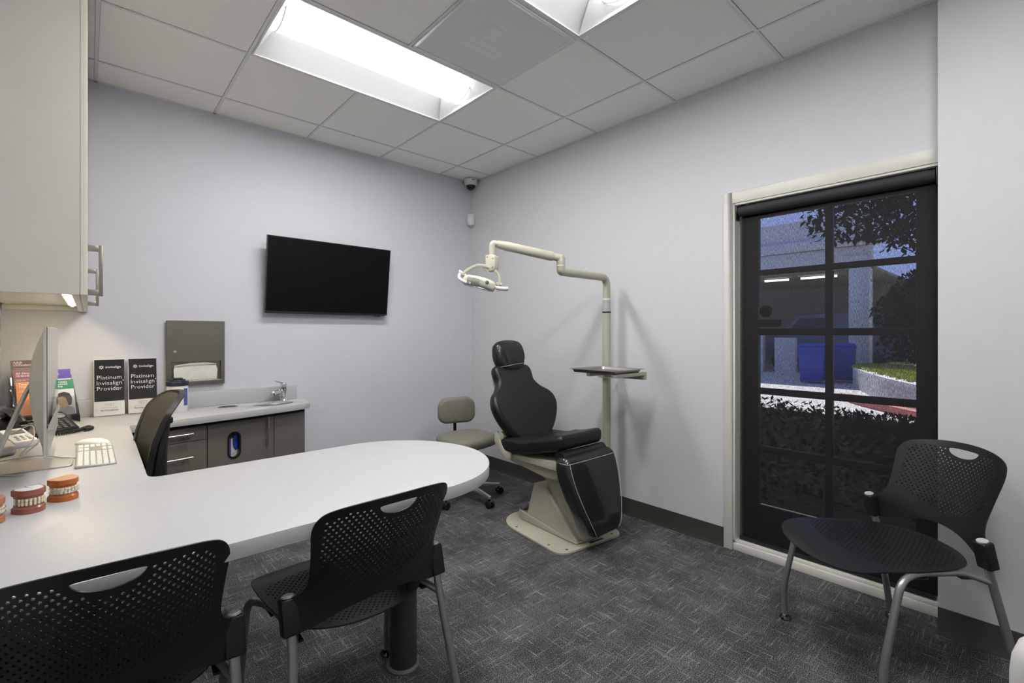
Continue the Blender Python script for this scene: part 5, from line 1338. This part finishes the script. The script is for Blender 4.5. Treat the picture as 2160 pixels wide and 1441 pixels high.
def bin_(x, y, label):
    t = thing('recycling_bin', label, 'bin', (x, y, -0.02), 0.15, 'blue recycling bins outside')
    obj('tub', MB().loft([[(-0.26, -0.24, 0.06), (0.26, -0.24, 0.06), (0.26, 0.24, 0.06), (-0.26, 0.24, 0.06)], [(-0.32, -0.29, 0.95), (0.32, -0.29, 0.95), (0.32, 0.29, 0.95), (-0.32, 0.29, 0.95)]]), MT['bin'], t, bevel=0.02)
    obj('lid', MB().loft([[(-0.34, -0.31, 0.951), (0.34, -0.31, 0.951), (0.34, 0.31, 0.951), (-0.34, 0.31, 0.951)], [(-0.28, -0.25, 1.03), (0.28, -0.25, 1.03), (0.28, 0.25, 1.03), (-0.28, 0.25, 1.03)]]), MT['bin'], t, bevel=0.015)
    obj('rim', MB().rng((-0.335, -0.305, 0.80), (-0.32, 0.305, 0.83)), MT['bin'], t)
    for s_ in (-1, 1): obj('wheel', MB().cyl((0.26, s_ * 0.25, 0.1), (0.26, s_ * 0.30, 0.1), 0.1, 16), MT['blacks'], t)
bin_(11.50, 0.16, 'blue wheeled recycling bin outside, left of the white pillar')
bin_(12.30, -0.30, 'blue wheeled recycling bin outside, half hidden behind its twin near the pillar')
vn = thing('van', 'dull blue van parked under the carport roof', 'van', (16.6, 1.55, -0.02))
YZv = Matrix(((0, 0, 1, 0), (-1, 0, 0, 0), (0, 1, 0, 0), (0, 0, 0, 1)))
obj('body', MB().prism([(-1.2, 0.35), (-1.2, 1.05), (-0.75, 1.25), (-0.2, 1.95), (2.6, 2.0), (2.7, 0.35)], -0.85, 0.85, YZv), MT['car'], vn, bevel=0.06)
obj('side_window', MB().prism([(-0.45, 1.3), (-0.1, 1.8), (0.8, 1.82), (0.8, 1.3)], -0.87, -0.855, YZv), MT['glossb'], vn)
for y_ in (0.65, -1.9):
    obj('wheel', MB().cyl((-0.88, y_, 0.33), (-0.66, y_, 0.33), 0.33, 20), MT['blacks'], vn)
rw = thing('planter_wall', 'curved low concrete wall edging the lawn outside', 'wall', (0, 0, -0.02))
cv = spline([(11.2, -0.75, 0), (10.2, -1.10, 0), (8.84, -1.61, 0), (7.9, -2.02, 0), (6.95, -2.55, 0), (6.45, -3.3, 0), (6.3, -5, 0)], 5)
def ribbon(path, w_, z0, z1):
    rg = []
    for i, p in enumerate(path):
        t_ = (path[min(i + 1, len(path) - 1)] - path[max(i - 1, 0)]).normalized(); n_ = Vector((t_.y, -t_.x, 0))
        rg.append([p + Vector((0, 0, z0)), p + n_ * w_ + Vector((0, 0, z0)), p + n_ * w_ + Vector((0, 0, z1)), p + Vector((0, 0, z1))])
    return MB().loft(rg)
obj('face', ribbon(cv, -0.14, 0.0, 0.40), MT['concrete'], rw)
obj('coping', ribbon(cv, -0.20, 0.401, 0.46), MT['stucco'], rw)
gl_ = MB().prism([(p.x + 0.16, p.y) for p in cv] + [(16, -6), (16, -0.9), (13, -0.8)], -0.02, 0.42)
struct('ground', gl_, MT['grass'])
g = MB()
for i in range(6000):
    k = random.randrange(len(cv)); p = cv[k]
    x = p.x + 0.36 + random.random() * (12.3 - p.x); y = p.y + random.uniform(-0.1, 0.1)
    if x > 15: continue
    a = random.uniform(0, PI); w_ = 0.03; h_ = random.uniform(0.04, 0.09); z = 0.42
    g.add([(x - w_ * math.cos(a), y - w_ * math.sin(a), z), (x + w_ * math.cos(a), y + w_ * math.sin(a), z), (x + random.uniform(-.03, .03), y + random.uniform(-.03, .03), z + h_)], [(0, 1, 2)])
go = obj('grass', g, MT['grass']); go['kind'] = 'stuff'; tag(go, 'short sunlit lawn grass behind the curved wall', 'grass')
rc = thing('red_kerb', 'worn red painted kerb along the paving outside', 'kerb', (0, 0, -0.02))
kc = spline([(8.3, -1.15, 0), (7.7, -1.47, 0), (6.95, -2.05, 0), (6.35, -2.6, 0), (6.1, -3.4, 0), (6.0, -5, 0)], 5)
obj('kerb', ribbon(kc, -0.16, 0.0, 0.12), MT['redcurb'], rc)
def leaves(n, c, rad, size, m, name='foliage', parent=None):
    vs = []; fs = []
    for i in range(n):
        while True:
            d = Vector((random.uniform(-1, 1), random.uniform(-1, 1), random.uniform(-1, 1)))
            if 0.15 < d.length < 1: break
        d = d.normalized() * (d.length ** 0.5)
        k = 1 + 0.22 * math.sin(5 * d.x + 3 * d.y) * math.cos(4 * d.z + d.y * 3)
        p = Vector((c[0] + d.x * rad[0] * k, c[1] + d.y * rad[1] * k, c[2] + d.z * rad[2] * k))
        a = Vector((random.uniform(-1, 1), random.uniform(-1, 1), random.uniform(-1, 1))).normalized(); b = frame(a)[0]
        s_ = size * random.uniform(0.6, 1.2); o = len(vs)
        vs += [p - a * s_, p + b * s_ * 0.45, p + a * s_, p - b * s_ * 0.45]; fs.append((o, o + 1, o + 2, o + 3))
    return MB().add(vs, fs)
def tree(x, y, h, c, rad, n, size, m, label):
    t = thing('tree', label, 'tree', (x, y, -0.02))
    cc = Vector(c) - Vector((x, y, -0.02))
    obj('trunk', MB().tube(spline([(0, 0, 0), (0.05, 0.03, h * 0.5), tuple(cc * 0.6 + Vector((0, 0, h * 0.3))), tuple(cc)], 5), [0.16 - 0.006 * i for i in range(16)], 10), MT['bark'], t)
    f_ = obj('foliage', leaves(n, cc, rad, size, m), MT[m], t); f_['kind'] = 'stuff'
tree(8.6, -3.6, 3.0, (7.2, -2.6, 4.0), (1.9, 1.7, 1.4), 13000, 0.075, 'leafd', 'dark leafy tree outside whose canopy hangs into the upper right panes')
bed = MB().rng((0.16, -9, -0.02), (5.75, 3.5, 0.02))
struct('ground', bed, mat('shade_black_bed', (0.006, 0.006, 0.005), 0.95, var=0.4, scale=30, spec=0.0))  # bed coloured near black in place of tree shade on the ground
gc = leaves(12000, (3.6, -1.2, 0.05), (2.4, 3.4, 0.20), 0.05, 'shade_leaf')  # leaves over the bed, tree shade put into their colour too
gco = tag(obj('shade_ground_cover', gc, MT['leafd']), 'low ground cover plants just outside the door, coloured near black for tree shade', 'plants'); gco['kind'] = 'stuff'
def shrub(x, y, c, rad, n, size, m, label):
    t = thing('shrub', label, 'shrub', (x, y, 0.28))
    cc = Vector(c) - Vector((x, y, 0.28))
    f_ = obj('foliage', leaves(n, cc, rad, size, m), MT[m], t); f_['kind'] = 'stuff'
    obj('stem', MB().tube([(0, 0, 0), (0.05, 0, cc.z)], [0.06, 0.03], 8), MT['bark'], t)
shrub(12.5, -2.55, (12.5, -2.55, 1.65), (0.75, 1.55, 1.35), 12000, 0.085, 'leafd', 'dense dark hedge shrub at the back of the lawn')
shrub(11.0, -4.0, (11.0, -3.7, 2.7), (0.9, 1.0, 1.5), 5000, 0.07, 'leaf', 'lighter green shrub in the sun right of the pillar')
